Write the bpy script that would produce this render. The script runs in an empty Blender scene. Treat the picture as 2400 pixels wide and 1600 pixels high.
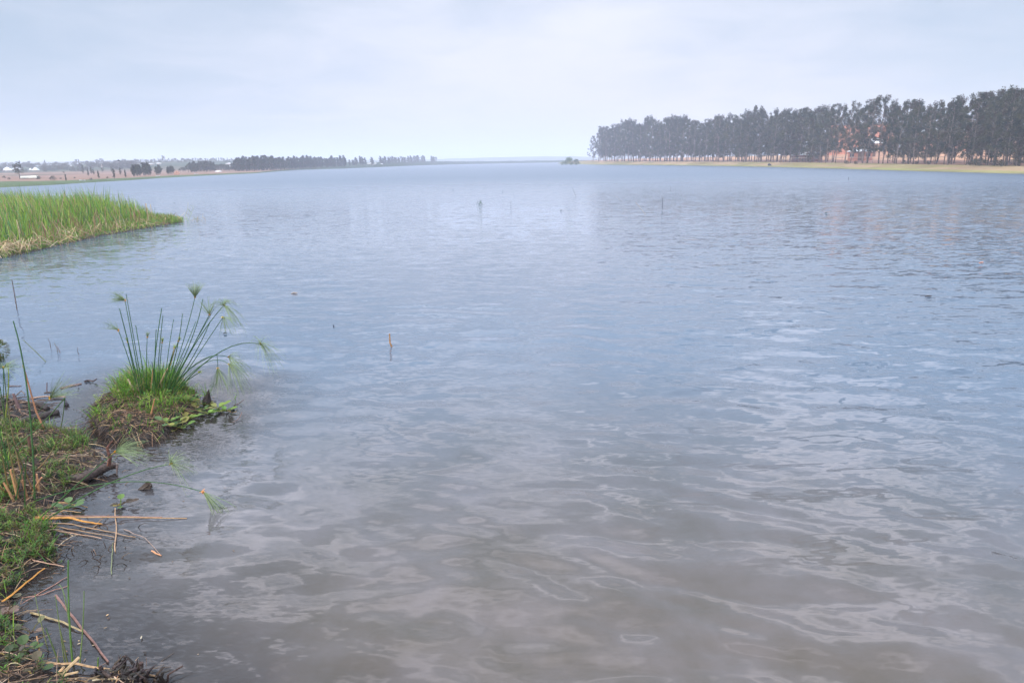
import bpy, math, random
import numpy as np
from mathutils import Vector, Matrix

random.seed(11); np.random.seed(11)
scene = bpy.context.scene
COL = scene.collection

# ------------------------------------------------------------------ camera
F = 1600.0; CX, CY = 1200.0, 800.0; H = 2.2
PITCH = math.atan((CY-377.0)/F); ROLL = 0.016
fwd = Vector((0, math.cos(PITCH), -math.sin(PITCH)))
r0 = Vector((1, 0, 0)); u0 = r0.cross(fwd)
rgt = r0*math.cos(ROLL) - u0*math.sin(ROLL)
upv = u0*math.cos(ROLL) + r0*math.sin(ROLL)
cam = bpy.data.cameras.new("camera"); cam_o = bpy.data.objects.new("camera", cam); COL.objects.link(cam_o)
cam.sensor_width = 36; cam.lens = F/2400*36; cam.clip_start = 0.05; cam.clip_end = 20000
M = Matrix((( rgt.x, upv.x, -fwd.x, 0), (rgt.y, upv.y, -fwd.y, 0), (rgt.z, upv.z, -fwd.z, H), (0, 0, 0, 1)))
cam_o.matrix_world = M
scene.camera = cam_o

# ------------------------------------------------------------------ sky, sun, exposure
SUN_EL, SUN_AZ = math.radians(52), math.radians(215)      # azimuth measured from +Y clockwise
W = bpy.data.worlds.new("World"); scene.world = W; W.use_nodes = True
nt = W.node_tree; nt.nodes.clear()
def N(t, **k):
    n = nt.nodes.new(t)
    for a, b in k.items(): setattr(n, a, b)
    return n
def LK(a, b): nt.links.new(a, b)
def mth(op, a, b=None, c=None, clamp=False):
    n = N('ShaderNodeMath', operation=op); n.use_clamp = clamp
    for i, v in enumerate((a, b, c)):
        if v is None: continue
        if isinstance(v, (int, float)): n.inputs[i].default_value = v
        else: LK(v, n.inputs[i])
    return n.outputs[0]
out = N('ShaderNodeOutputWorld'); bg = N('ShaderNodeBackground'); LK(bg.outputs[0], out.inputs[0])
bg.inputs[1].default_value = 0.10
sky = N('ShaderNodeTexSky', sky_type='NISHITA'); sky.sun_disc = False
sky.sun_elevation = SUN_EL; sky.sun_rotation = SUN_AZ; sky.air_density = 1.0; sky.dust_density = 2.0; sky.ozone_density = 1.5
tc = N('ShaderNodeTexCoord'); sp = N('ShaderNodeSeparateXYZ'); LK(tc.outputs['Generated'], sp.inputs[0])
az = mth('ARCTAN2', sp.outputs[0], sp.outputs[1])
zc = mth('MAXIMUM', sp.outputs[2], 0.0)
den = mth('ADD', zc, 0.16)
cxy = N('ShaderNodeCombineXYZ'); LK(mth('DIVIDE', sp.outputs[0], den), cxy.inputs[0]); LK(mth('DIVIDE', sp.outputs[1], den), cxy.inputs[1])
n1 = N('ShaderNodeTexNoise'); n1.inputs['Scale'].default_value = 2.0; n1.inputs['Detail'].default_value = 6; n1.inputs['Roughness'].default_value = 0.52
n1.inputs['Distortion'].default_value = 0.4
LK(cxy.outputs[0], n1.inputs['Vector'])
n2 = N('ShaderNodeTexNoise'); n2.inputs['Scale'].default_value = 0.45; n2.inputs['Detail'].default_value = 3
LK(cxy.outputs[0], n2.inputs['Vector'])
# a veil of thin cloud lying ahead, slightly right of the view axis
g = mth('DIVIDE', mth('SUBTRACT', az, 0.05), 0.48)
veil = mth('POWER', 2.718, mth('MULTIPLY', mth('MULTIPLY', g, g), -1.0))
low = mth('SUBTRACT', 1.0, mth('DIVIDE', zc, 0.42), clamp=True)
v1 = mth('MULTIPLY', veil, low)
hi = mth('MULTIPLY', mth('SUBTRACT', n1.outputs['Fac'], 0.46), 4.0)
hi = mth('MULTIPLY', hi, mth('DIVIDE', mth('SUBTRACT', zc, 0.20), 0.15, clamp=True))
tot = mth('ADD', mth('ADD', mth('MULTIPLY', v1, 1.05), hi), mth('MULTIPLY', mth('SUBTRACT', n2.outputs['Fac'], 0.5), 0.6))
tot = mth('ADD', tot, mth('MULTIPLY', mth('SUBTRACT', n1.outputs['Fac'], 0.5), 0.7))
mask = mth('MULTIPLY', mth('ADD', tot, 0.10, clamp=True), 0.95)
ss = N('ShaderNodeMapRange', interpolation_type='SMOOTHSTEP'); LK(mask, ss.inputs[0])
# thin cloud: pale lavender, made brighter towards the zenith to light the water and haze
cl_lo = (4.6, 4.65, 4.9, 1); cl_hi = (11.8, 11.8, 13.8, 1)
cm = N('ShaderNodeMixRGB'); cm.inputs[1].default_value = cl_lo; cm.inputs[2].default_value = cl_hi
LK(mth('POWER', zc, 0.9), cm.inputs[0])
tint = N('ShaderNodeMixRGB', blend_type='MULTIPLY'); tint.inputs[0].default_value = 1.0
LK(sky.outputs[0], tint.inputs[1]); tint.inputs[2].default_value = (1.0, 1.0, 1.0, 1)
skymix = N('ShaderNodeMixRGB'); skymix.inputs[0].default_value = 0.75      # general high haze in the blue parts
LK(tint.outputs[0], skymix.inputs[1]); skymix.inputs[2].default_value = (2.95, 3.7, 4.55, 1)
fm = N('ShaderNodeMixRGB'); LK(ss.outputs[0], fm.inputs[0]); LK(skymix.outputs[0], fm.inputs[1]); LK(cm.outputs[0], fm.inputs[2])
br = mth('MULTIPLY', mth('DIVIDE', mth('SUBTRACT', zc, 0.20), 0.26, clamp=True), 1.5)      # added brightening of the unseen overhead sky, lifting reflections and haze
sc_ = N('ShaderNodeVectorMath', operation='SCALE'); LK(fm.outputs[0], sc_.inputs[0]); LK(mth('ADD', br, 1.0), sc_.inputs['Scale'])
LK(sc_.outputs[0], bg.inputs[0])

sl = bpy.data.lights.new("sun", 'SUN'); sl.energy = 2.2; sl.angle = math.radians(10); sl.color = (1, 0.95, 0.88)
so = bpy.data.objects.new("sun", sl); COL.objects.link(so)
sd = Vector((math.sin(SUN_AZ)*math.cos(SUN_EL), math.cos(SUN_AZ)*math.cos(SUN_EL), math.sin(SUN_EL)))
so.rotation_euler = sd.to_track_quat('Z', 'Y').to_euler()
vs = scene.view_settings; scene.display_settings.display_device = 'sRGB'
vs.view_transform = 'Standard'; vs.look = 'None'; vs.gamma = 1; vs.exposure = 0.58; vs.use_curve_mapping = False
cy = scene.cycles; cy.use_denoising = True; cy.max_bounces = 8; cy.volume_bounces = 4; cy.diffuse_bounces = 3; cy.glossy_bounces = 3
cy.transparent_max_bounces = 8; cy.volume_max_steps = 64; cy.caustics_reflective = False; cy.caustics_refractive = False

# ------------------------------------------------------------------ geometry helpers
def ray(px, py):
    return rgt*((px-CX)/F) + upv*(-(py-CY)/F) + fwd
CAM = Vector((0, 0, H))
def G(px, py, z=0.0):
    d = ray(px, py); t = (z-H)/d.z
    return CAM + d*t
def AT(px, py, Y):                       # point seen at (px,py) whose world Y is Y
    d = ray(px, py); return CAM + d*(Y/d.y)
def proj(p):
    v = Vector(p)-CAM; w = v.dot(fwd)
    return CX + F*v.dot(rgt)/w, CY - F*v.dot(upv)/w
def zat(py, px, Y): return AT(px, py, Y).z

def sm(x): x = np.clip(x, 0, 1); return x*x*(3-2*x)
class Noise2:
    def __init__(s, seed): s.t = np.random.RandomState(seed).rand(256, 256)
    def __call__(s, x, y):
        x = np.asarray(x, float); y = np.asarray(y, float)
        xi = np.floor(x).astype(int); yi = np.floor(y).astype(int); fx = x-xi; fy = y-yi
        fx = fx*fx*(3-2*fx); fy = fy*fy*(3-2*fy); t = s.t
        a = t[xi & 255, yi & 255]; b = t[(xi+1) & 255, yi & 255]; c = t[xi & 255, (yi+1) & 255]; d = t[(xi+1) & 255, (yi+1) & 255]
        return (a*(1-fx)+b*fx)*(1-fy)+(c*(1-fx)+d*fx)*fy
    def fbm(s, x, y, o=4):
        v = 0; a = 0.5; tot = 0
        for k in range(o):
            v = v+a*s(x*2**k+17*k, y*2**k+31*k); tot += a; a *= 0.55
        return v/tot
NZ = Noise2(3); NZ2 = Noise2(8)

# ------------------------------------------------------------------ materials
def attr_mat(name, rough=0.7, var=0.12, scale=30.0, trans=0.0, bump=0.0, spec=0.3, objvar=0.0, metallic=0.0):
    m = bpy.data.materials.new(name); m.use_nodes = True; t = m.node_tree; b = t.nodes['Principled BSDF']
    a = t.nodes.new('ShaderNodeAttribute'); a.attribute_name = 'col'
    co = t.nodes.new('ShaderNodeTexCoord')
    n = t.nodes.new('ShaderNodeTexNoise'); n.inputs['Scale'].default_value = scale; n.inputs['Detail'].default_value = 4
    t.links.new(co.outputs['Object'], n.inputs['Vector'])
    mr = t.nodes.new('ShaderNodeMapRange'); mr.inputs['From Min'].default_value = 0.25; mr.inputs['From Max'].default_value = 0.75
    mr.inputs['To Min'].default_value = 1-var*2; mr.inputs['To Max'].default_value = 1+var*2
    t.links.new(n.outputs['Fac'], mr.inputs[0])
    fac = mr.outputs[0]
    if objvar:
        oi = t.nodes.new('ShaderNodeObjectInfo'); m2 = t.nodes.new('ShaderNodeMapRange')
        m2.inputs['To Min'].default_value = 1-objvar; m2.inputs['To Max'].default_value = 1+objvar
        t.links.new(oi.outputs['Random'], m2.inputs[0])
        mm = t.nodes.new('ShaderNodeMath'); mm.operation = 'MULTIPLY'; t.links.new(fac, mm.inputs[0]); t.links.new(m2.outputs[0], mm.inputs[1]); fac = mm.outputs[0]
    vm = t.nodes.new('ShaderNodeVectorMath'); vm.operation = 'SCALE'
    t.links.new(a.outputs['Color'], vm.inputs[0]); t.links.new(fac, vm.inputs['Scale'])
    t.links.new(vm.outputs[0], b.inputs['Base Color'])
    b.inputs['Roughness'].default_value = rough; b.inputs['Specular IOR Level'].default_value = spec; b.inputs['Metallic'].default_value = metallic
    if bump:
        bp = t.nodes.new('ShaderNodeBump'); bp.inputs['Strength'].default_value = 0.8; bp.inputs['Distance'].default_value = bump
        t.links.new(n.outputs['Fac'], bp.inputs['Height']); t.links.new(bp.outputs[0], b.inputs['Normal'])
    if trans:
        tr = t.nodes.new('ShaderNodeBsdfTranslucent'); t.links.new(vm.outputs[0], tr.inputs[0])
        mx = t.nodes.new('ShaderNodeMixShader'); mx.inputs[0].default_value = trans
        o = t.nodes['Material Output']; t.links.new(b.outputs[0], mx.inputs[1]); t.links.new(tr.outputs[0], mx.inputs[2]); t.links.new(mx.outputs[0], o.inputs[0])
    return m
M_LEAF = attr_mat('green_blade', 0.55, 0.10, 25, trans=0.30, spec=0.35)
M_TREE = attr_mat('tree_leaf', 0.7, 0.15, 1.5, trans=0.15, spec=0.2, objvar=0.22)
M_BARK = attr_mat('bark', 0.85, 0.25, 18, bump=0.02, objvar=0.2)
M_WOOD = attr_mat('dead_wood', 0.6, 0.3, 60, bump=0.01)
M_DRY = attr_mat('dry_straw', 0.6, 0.15, 40, spec=0.3)
M_MUD = attr_mat('wet_mud', 0.6, 0.30, 22, bump=0.02, spec=0.3)
M_SOIL = attr_mat('soil', 0.95, 0.12, 0.12, spec=0.1)
M_WALL = attr_mat('house_wall', 0.9, 0.12, 2.0, spec=0.1)
M_ROOF = attr_mat('sheet_roof', 0.5, 0.06, 3.0, spec=0.4)

# ------------------------------------------------------------------ mesh buffer
class MB:
    def __init__(s): s.v = []; s.f = []; s.c = []
    def add(s, vs, fs, c):
        n = len(s.v); s.v.extend(vs); s.f.extend([tuple(i+n for i in f) for f in fs])
        if isinstance(c[0], (int, float)): s.c.extend([c]*len(vs))
        else: s.c.extend(c)
    def box(s, lo, hi, c, jit=0):
        x0, y0, z0 = lo; x1, y1, z1 = hi
        s.add([(x0, y0, z0), (x1, y0, z0), (x1, y1, z0), (x0, y1, z0), (x0, y0, z1), (x1, y0, z1), (x1, y1, z1), (x0, y1, z1)],
              [(0, 3, 2, 1), (4, 5, 6, 7), (0, 1, 5, 4), (1, 2, 6, 5), (2, 3, 7, 6), (3, 0, 4, 7)], c)
    def tube(s, pts, rad, c, n=5, c2=None, rough=0.0):
        pts = [Vector(p) for p in pts]; L = len(pts)
        if not isinstance(rad, (list, tuple)): rad = [rad]*L
        vs = []; cs = []
        ref = None
        for i, p in enumerate(pts):
            d = (pts[min(i+1, L-1)]-pts[max(i-1, 0)])
            if d.length < 1e-9: d = Vector((0, 0, 1))
            d.normalize()
            if ref is None: ref = Vector((0, 0, 1)) if abs(d.z) < 0.9 else Vector((1, 0, 0))
            a = d.cross(ref)
            if a.length < 1e-6: a = d.cross(Vector((0.3, 1, 0.2)))
            a.normalize(); b = d.cross(a); ref = a.cross(d)*1.0
            f = i/(L-1); cc = c if c2 is None else tuple(c[k]*(1-f)+c2[k]*f for k in range(3))
            for k in range(n):
                th = 2*math.pi*k/n; r = rad[i]*(1+rough*random.uniform(-1, 1))
                vs.append(tuple(p+a*(math.cos(th)*r)+b*(math.sin(th)*r))); cs.append(cc)
        fs = []
        for i in range(L-1):
            for k in range(n):
                fs.append((i*n+k, i*n+(k+1) % n, (i+1)*n+(k+1) % n, (i+1)*n+k))
        if n > 2: fs.append(tuple(range(n-1, -1, -1))); fs.append(tuple((L-1)*n+k for k in range(n)))
        s.add(vs, fs, cs)
    def blade(s, base, tip, w, c, bend=0.25, seg=3, droop=0.0, side=None, c2=None):
        b = Vector(base); t = Vector(tip); d = t-b; L = d.length
        hor = Vector((d.x, d.y, 0)); 
        if side is None:
            a = random.uniform(0, 6.28); side = Vector((math.cos(a), math.sin(a), 0.0))
        vs = []; cs = []
        for i in range(seg+1):
            f = i/seg
            p = b+d*f; p.z += bend*L*(f*(1-f)); p.z -= droop*L*f*f
            ww = w*(1-f**2.2)*(0.55+0.9*f if f < 0.5 else 1.0)
            cc = c if c2 is None else tuple(c[k]*(1-f)+c2[k]*f for k in range(3))
            if i < seg:
                vs += [tuple(p-side*ww*0.5), tuple(p+side*ww*0.5)]; cs += [cc, cc]
            else: vs.append(tuple(p)); cs.append(cc)
        fs = [(2*i, 2*i+1, 2*i+3, 2*i+2) for i in range(seg-1)]+[(2*seg-2, 2*seg-1, 2*seg)]
        s.add(vs, fs, cs)
    def leaf(s, p, d, up, L, w, c, cup=0.15):
        p = Vector(p); d = Vector(d).normalized(); a = d.cross(Vector(up)).normalized(); u = a.cross(d)
        vs = [p, p+d*L*.35-a*w*.5+u*cup*w, p+d*L*.35+a*w*.5+u*cup*w, p+d*L*.75-a*w*.42+u*cup*w, p+d*L*.75+a*w*.42+u*cup*w, p+d*L, p+d*L*.35, p+d*L*.75]
        s.add([tuple(v) for v in vs], [(0, 6, 1), (0, 2, 6), (1, 6, 7, 3), (6, 2, 4, 7), (3, 7, 5), (7, 4, 5)], c)
    def mesh(s, name, mats, smooth=False, midx=None):
        me = bpy.data.meshes.new(name); me.from_pydata(s.v, [], s.f)
        at = me.color_attributes.new('col', 'FLOAT_COLOR', 'POINT')
        arr = np.ones((len(s.v), 4), np.float32); arr[:, :3] = np.array(s.c, np.float32); at.data.foreach_set('color', arr.ravel())
        for m in (mats if isinstance(mats, (list, tuple)) else [mats]): me.materials.append(m)
        if smooth: me.polygons.foreach_set('use_smooth', [True]*len(me.polygons))
        if midx is not None: me.polygons.foreach_set('material_index', midx)
        me.update(); return me
    def build(s, name, mats, parent=None, smooth=False, origin=None, **tags):
        if origin is not None:
            o3 = Vector(origin); s.v = [(x-o3.x, y-o3.y, z-o3.z) for x, y, z in s.v]
        o = bpy.data.objects.new(name, s.mesh(name, mats, smooth)); COL.objects.link(o)
        if origin is not None: o.location = origin
        if parent: o.parent = parent
        for k, v in tags.items(): o[k] = v
        return o
def grid_obj(name, X, Y, Z, C, mat, smooth=True, **tags):
    n, m = X.shape; v = np.stack([X, Y, Z], -1).reshape(-1, 3)
    idx = np.arange(n*m).reshape(n, m)
    f = np.stack([idx[:-1, :-1], idx[1:, :-1], idx[1:, 1:], idx[:-1, 1:]], -1).reshape(-1, 4)
    me = bpy.data.meshes.new(name); me.vertices.add(len(v)); me.vertices.foreach_set('co', v.astype(np.float32).ravel())
    me.loops.add(f.size); me.loops.foreach_set('vertex_index', f.astype(np.int32).ravel())
    me.polygons.add(len(f)); me.polygons.foreach_set('loop_start', np.arange(0, f.size, 4, dtype=np.int32))
    me.update(calc_edges=True)
    if C is not None:
        at = me.color_attributes.new('col', 'FLOAT_COLOR', 'POINT'); a = np.ones((len(v), 4), np.float32); a[:, :3] = C.reshape(-1, 3)
        at.data.foreach_set('color', a.ravel())
    me.materials.append(mat); me.polygons.foreach_set('use_smooth', np.full(len(f), smooth)); me.update()
    o = bpy.data.objects.new(name, me); COL.objects.link(o)
    for k, w in tags.items(): o[k] = w
    return o
def empty(name, loc, label, cat, group=None):
    o = bpy.data.objects.new(name, None); COL.objects.link(o); o.location = loc; o.empty_display_size = 0.2
    o['label'] = label; o['category'] = cat
    if group: o['group'] = group
    return o
def jit(c, a=0.15):
    k = 1+random.uniform(-a, a); return (c[0]*k*(1+random.uniform(-a, a)*.5), c[1]*k, c[2]*k*(1+random.uniform(-a, a)*.6))
def bez(p0, p1, p2, n):
    p0, p1, p2 = Vector(p0), Vector(p1), Vector(p2)
    return [p0*(1-t)**2+p1*2*t*(1-t)+p2*t*t for t in [i/n for i in range(n+1)]]

# ------------------------------------------------------------------ haze (real air, one closed box)
hb = MB(); hb.box((-7000, -3000, -4.0), (7000, 9000, 46.0), (1, 1, 1))
mh = bpy.data.materials.new('haze_air'); mh.use_nodes = True; t = mh.node_tree; t.nodes.clear()
o_ = t.nodes.new('ShaderNodeOutputMaterial'); pv = t.nodes.new('ShaderNodeVolumePrincipled')
pv.inputs['Color'].default_value = (0.82, 0.85, 0.98, 1); pv.inputs['Density'].default_value = 0.0011; pv.inputs['Anisotropy'].default_value = 0.0
t.links.new(pv.outputs[0], o_.inputs['Volume'])
haze = hb.build('haze', mh, kind='stuff', label='pale blue haze hanging over the whole lake and its shores')

# ------------------------------------------------------------------ shorelines
Lp = [(-700, 482), (-300, 458), (0, 440), (120, 434), (300, 423), (500, 411), (600, 406.5), (700, 398.5), (800, 395.5), (900, 391.5), (1000, 387.5), (1100, 384.8), (1200, 383), (1300, 381.3), (1420, 380)]
Lx = [p[0] for p in Lp]; LY = [G(*p).y for p in Lp]
def Ys_left(px): return np.interp(px, Lx, LY)
Rp = [(1305, 383.5), (1330, 384.3), (1385, 386), (1500, 387), (1600, 388.2), (1700, 389.6), (1800, 391.6), (1900, 394.2), (2000, 397), (2100, 400), (2200, 402.8), (2300, 405.4), (2400, 408), (2700, 415), (3200, 430)]
Rg = [G(*p) for p in Rp]
Rxy = np.array([(p.x, p.y) for p in Rg])
tip = Rxy[0]
Rpoly = np.vstack([Rxy[::-1], [tip[0]+6, tip[1]+16], [tip[0]+60, tip[1]+60], [tip[0]+400, tip[1]+200]])
def dist_poly(X, Y, P):
    d = np.full(np.shape(X), 1e9); inside = None
    for i in range(len(P)-1):
        a = P[i]; b = P[i+1]; ab = b-a; L2 = (ab**2).sum()
        tt = np.clip(((X-a[0])*ab[0]+(Y-a[1])*ab[1])/L2, 0, 1)
        dd = np.hypot(X-a[0]-tt*ab[0], Y-a[1]-tt*ab[1]); cr = ab[0]*(Y-a[1])-ab[1]*(X-a[0])
        upd = dd < np.abs(d); d = np.where(upd, np.where(cr < 0, dd, -dd), d)
    return d
def inpoly(X, Y, P):
    ins = np.zeros(np.shape(X), bool); n = len(P); j = n-1
    for i in range(n):
        xi, yi = P[i]; xj, yj = P[j]
        c = ((yi > Y) != (yj > Y)) & (X < (xj-xi)*(Y-yi)/((yj-yi) or 1e-9)+xi)
        ins ^= c; j = i
    return ins
def sdist(X, Y, P):                       # signed distance, positive inside the closed polygon
    P = np.array(P); Q = np.vstack([P, P[:1]]); d = np.full(np.shape(X), 1e9)
    for i in range(len(Q)-1):
        a = Q[i]; ab = Q[i+1]-a; L2 = (ab**2).sum()+1e-12
        tt = np.clip(((X-a[0])*ab[0]+(Y-a[1])*ab[1])/L2, 0, 1)
        d = np.minimum(d, np.hypot(X-a[0]-tt*ab[0], Y-a[1]-tt*ab[1]))
    return np.where(inpoly(X, Y, P), d, -d)

# ------------------------------------------------------------------ lake bed / ground sheet
gm = MB(); S = 6500
gm.add([(-S, -2500, -2.2), (S, -2500, -2.2), (S, 8500, -2.2), (-S, 8500, -2.2)], [(0, 1, 2, 3)], (0.10, 0.08, 0.06))
gm.build('ground', M_SOIL, kind='structure')

# ------------------------------------------------------------------ outlines of the near bank and islet, used by the water's silt and by the mud
def GP(lst, z=0.0): return [(G(a, b, z).x, G(a, b, z).y) for a, b in lst]
polyA = GP([(-500, 985), (-60, 985), (40, 1000), (120, 1008), (190, 1015), (225, 1040), (262, 1095), (225, 1128), (165, 1150), (130, 1185), (118, 1230), (150, 1275), (128, 1325), (62, 1352), (38, 1400), (34, 1475), (58, 1520), (92, 1562), (210, 1600), (250, 1572), (330, 1572), (362, 1640), (380, 1800), (-900, 1800), (-900, 985)])
polyB = GP([(-200, 930), (20, 940), (70, 945), (105, 958), (70, 985), (10, 998), (-200, 998)])
polyC = GP([(214, 1000), (222, 955), (262, 918), (340, 905), (430, 912), (470, 930), (455, 962), (430, 990), (388, 1028), (330, 1042), (250, 1040), (212, 1022)])
polyD = GP([(-220, 1010), (-60, 1010), (-60, 850), (-20, 835), (-220, 835)])

# ------------------------------------------------------------------ water
def make_water():
    a0 = list(np.radians(np.linspace(-47, 47, 820)))
    side = list(np.radians(np.arange(50, 180, 4.0)))
    azs = np.array([-s for s in side[::-1]]+a0+side+[2*math.pi-side[-1]])
    azs[-1] = azs[0]+2*math.pi
    rr = np.concatenate([[0.01], np.geomspace(0.9, 260, 640), np.geomspace(275, 6400, 40)])
    A, R = np.meshgrid(azs, rr, indexing='ij')
    X = np.sin(A)*R; Y = np.cos(A)*R
    cell = R*0.0090
    rng = np.random.RandomState(5)
    Hh = np.zeros_like(X); DX = np.zeros_like(X); DY = np.zeros_like(X)
    ruff = sm((X/(np.abs(Y)+3)-(-0.12))/0.62)                # wind-ruffled water lies to the right
    ruff = 0.85+0.55*ruff*(0.65+0.7*NZ.fbm(X*0.05, Y*0.03))
    lee = 1-0.35*sm((-X-6)/10)*sm((30-Y)/10)
    grp = [0.45+1.1*NZ2.fbm(X*0.25+9*k, Y*0.18+4*k, 3) for k in range(4)]
    wx = 0.5*NZ.fbm(X*0.6, Y*0.6, 2); wy = 0.5*NZ2.fbm(X*0.6+5, Y*0.6, 2)
    for i in range(64):
        lam = 0.11*(7 ** rng.rand()); k = 2*math.pi/lam
        th = math.radians(rng.normal(-101, 24))
        kx, ky = k*math.cos(th), k*math.sin(th)
        slope = 0.0132*(lam/0.4)**-0.35
        att = np.clip((lam/cell-3.5)/3.5, 0, 1)
        big = 1.0 if lam < 1.2 else 0.8
        amp = slope/k*att*(ruff if lam > 0.3 else ruff*0.9)*grp[i % 4]*lee*big
        ph = kx*(X+wx)+ky*(Y+wy)+rng.rand()*6.28
        Hh += amp*np.sin(ph); DX += -amp*math.cos(th)*np.cos(ph)*0.8; DY += -amp*math.sin(th)*np.cos(ph)*0.8
    ok = (R > 1.0)
    m = bpy.data.materials.new('lake_water'); m.use_nodes = True; t = m.node_tree; b = t.nodes['Principled BSDF']
    L = t.links
    geo = t.nodes.new('ShaderNodeTexCoord')
    def noise(sc, det, rough=0.5, vec=None, dist=0.0):
        n = t.nodes.new('ShaderNodeTexNoise'); n.inputs['Scale'].default_value = sc; n.inputs['Detail'].default_value = det
        n.inputs['Roughness'].default_value = rough; n.inputs['Distortion'].default_value = dist; L.new(vec or geo.outputs['Object'], n.inputs['Vector']); return n.outputs['Fac']
    mp = t.nodes.new('ShaderNodeMapping'); mp.inputs['Scale'].default_value = (0.55, 1.5, 1); mp.inputs['Rotation'].default_value = (0, 0, 0.3)
    L.new(geo.outputs['Object'], mp.inputs[0])
    big = noise(1.6, 5, 0.6, None, 0.2)
    ramp = t.nodes.new('ShaderNodeValToRGB'); L.new(big, ramp.inputs[0])
    ramp.color_ramp.elements[0].position = 0.35; ramp.color_ramp.elements[0].color = (0.080, 0.066, 0.050, 1)
    ramp.color_ramp.elements[1].position = 0.68; ramp.color_ramp.elements[1].color = (0.118, 0.101, 0.095, 1)
    at = t.nodes.new('ShaderNodeAttribute'); at.attribute_name = 'col'; sep = t.nodes.new('ShaderNodeSeparateColor'); L.new(at.outputs['Color'], sep.inputs[0])
    mxc = t.nodes.new('ShaderNodeMixRGB'); mxc.inputs[1].default_value = (.080, .112, .155, 1); L.new(ramp.outputs[0], mxc.inputs[2]); L.new(sep.outputs[2], mxc.inputs[0])   # silt stirred up near the bank
    mu = t.nodes.new('ShaderNodeAttribute'); mu.attribute_name = 'mud'
    mx2 = t.nodes.new('ShaderNodeMixRGB'); L.new(mxc.outputs[0], mx2.inputs[1]); mx2.inputs[2].default_value = (.026, .021, .019, 1); L.new(mu.outputs['Fac'], mx2.inputs[0])   # black mud close under the surface
    L.new(mx2.outputs[0], b.inputs['Base Color'])
    b.inputs['IOR'].default_value = 1.45; b.inputs['Roughness'].default_value = 0.035; b.inputs['Specular IOR Level'].default_value = 0.5
    at = t.nodes.new('ShaderNodeAttribute'); at.attribute_name = 'col'; sep = t.nodes.new('ShaderNodeSeparateColor'); L.new(at.outputs['Color'], sep.inputs[0])
    gn = t.nodes.new('ShaderNodeNewGeometry'); acc = gn.outputs['Normal']
    for sc_, det, k_, ch in ((1.9, 2, 0.13, 0), (6.0, 2, 0.19, 1), (17.0, 1, 0.12, 1), (34.0, 1, 0.16, 9)):
        n = t.nodes.new('ShaderNodeTexNoise'); n.inputs['Scale'].default_value = sc_; n.inputs['Detail'].default_value = det; n.inputs['Distortion'].default_value = 0.3
        L.new(mp.outputs[0], n.inputs['Vector'])
        v1 = t.nodes.new('ShaderNodeVectorMath'); v1.operation = 'SUBTRACT'; L.new(n.outputs['Color'], v1.inputs[0]); v1.inputs[1].default_value = (.5, .5, .5)
        v2 = t.nodes.new('ShaderNodeVectorMath'); v2.operation = 'MULTIPLY'; L.new(v1.outputs[0], v2.inputs[0]); v2.inputs[1].default_value = (k_*3*.8, k_*3, 0)
        v3 = t.nodes.new('ShaderNodeVectorMath'); v3.operation = 'SCALE'; L.new(v2.outputs[0], v3.inputs[0]); L.new(sep.outputs[ch] if ch < 9 else mu.outputs['Fac'], v3.inputs['Scale'])
        v4 = t.nodes.new('ShaderNodeVectorMath'); v4.operation = 'ADD'; L.new(acc, v4.inputs[0]); L.new(v3.outputs[0], v4.inputs[1]); acc = v4.outputs[0]
    # steep little wave fronts: thin broken lines tilted towards the near side
    def mnode(op, a, b_=None, cl=False):
        n = t.nodes.new('ShaderNodeMath'); n.operation = op; n.use_clamp = cl
        for i, v in enumerate((a, b_)):
            if v is None: continue
            if isinstance(v, (int, float)): n.inputs[i].default_value = v
            else: L.new(v, n.inputs[i])
        return n.outputs[0]
    m2 = t.nodes.new('ShaderNodeMapping'); m2.inputs['Scale'].default_value = (0.42, 1.5, 1); m2.inputs['Rotation'].default_value = (0, 0, 0.42); L.new(geo.outputs['Object'], m2.inputs[0])
    nA = noise(1.5, 4, 0.6, m2.outputs[0], 0.3); nB = noise(2.6, 2, 0.5, m2.outputs[0])
    line = mnode('SUBTRACT', 1.0, mnode('MULTIPLY', mnode('ABSOLUTE', mnode('SUBTRACT', nA, 0.5)), 48.0), True)
    gate = mnode('MULTIPLY', mnode('SUBTRACT', nB, 0.51), 14.0, True)
    ca = t.nodes.new('ShaderNodeAttribute'); ca.attribute_name = 'crest'
    amt = mnode('MULTIPLY', mnode('MULTIPLY', line, gate), ca.outputs['Fac'])
    cv = t.nodes.new('ShaderNodeCombineXYZ'); L.new(mnode('MULTIPLY', amt, -0.75), cv.inputs[1]); L.new(mnode('MULTIPLY', amt, -0.25), cv.inputs[0])
    v5 = t.nodes.new('ShaderNodeVectorMath'); v5.operation = 'ADD'; L.new(acc, v5.inputs[0]); L.new(cv.outputs[0], v5.inputs[1]); acc = v5.outputs[0]
    nn = t.nodes.new('ShaderNodeVectorMath'); nn.operation = 'NORMALIZE'; L.new(acc, nn.inputs[0]); L.new(nn.outputs[0], b.inputs['Normal'])
    open_ = sm((R-9)/45)                      # open water beyond the sheltered margin is ruffled all over
    far_ = sm((R-15)/70)
    Cw = np.stack([0.25*ruff+0.6*open_+0.3*far_, 0.36*ruff+0.25*open_+0.5*open_*ruff+0.2*far_, sm((8.5-R)/6)], -1)
    ra = t.nodes.new('ShaderNodeAttribute'); ra.attribute_name = 'ruffle'; L.new(ra.outputs['Fac'], b.inputs['Roughness'])
    wo = grid_obj('lake_water', X+DX*ok, Y+DY*ok, Hh*ok, Cw, m, kind='structure')
    rv = (0.014+0.05*sm((R-12)/35)*(.6+.5*ruff)+0.34*sm((R-20)/85)).astype(np.float32)     # open water: unresolved wind ripples
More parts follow.
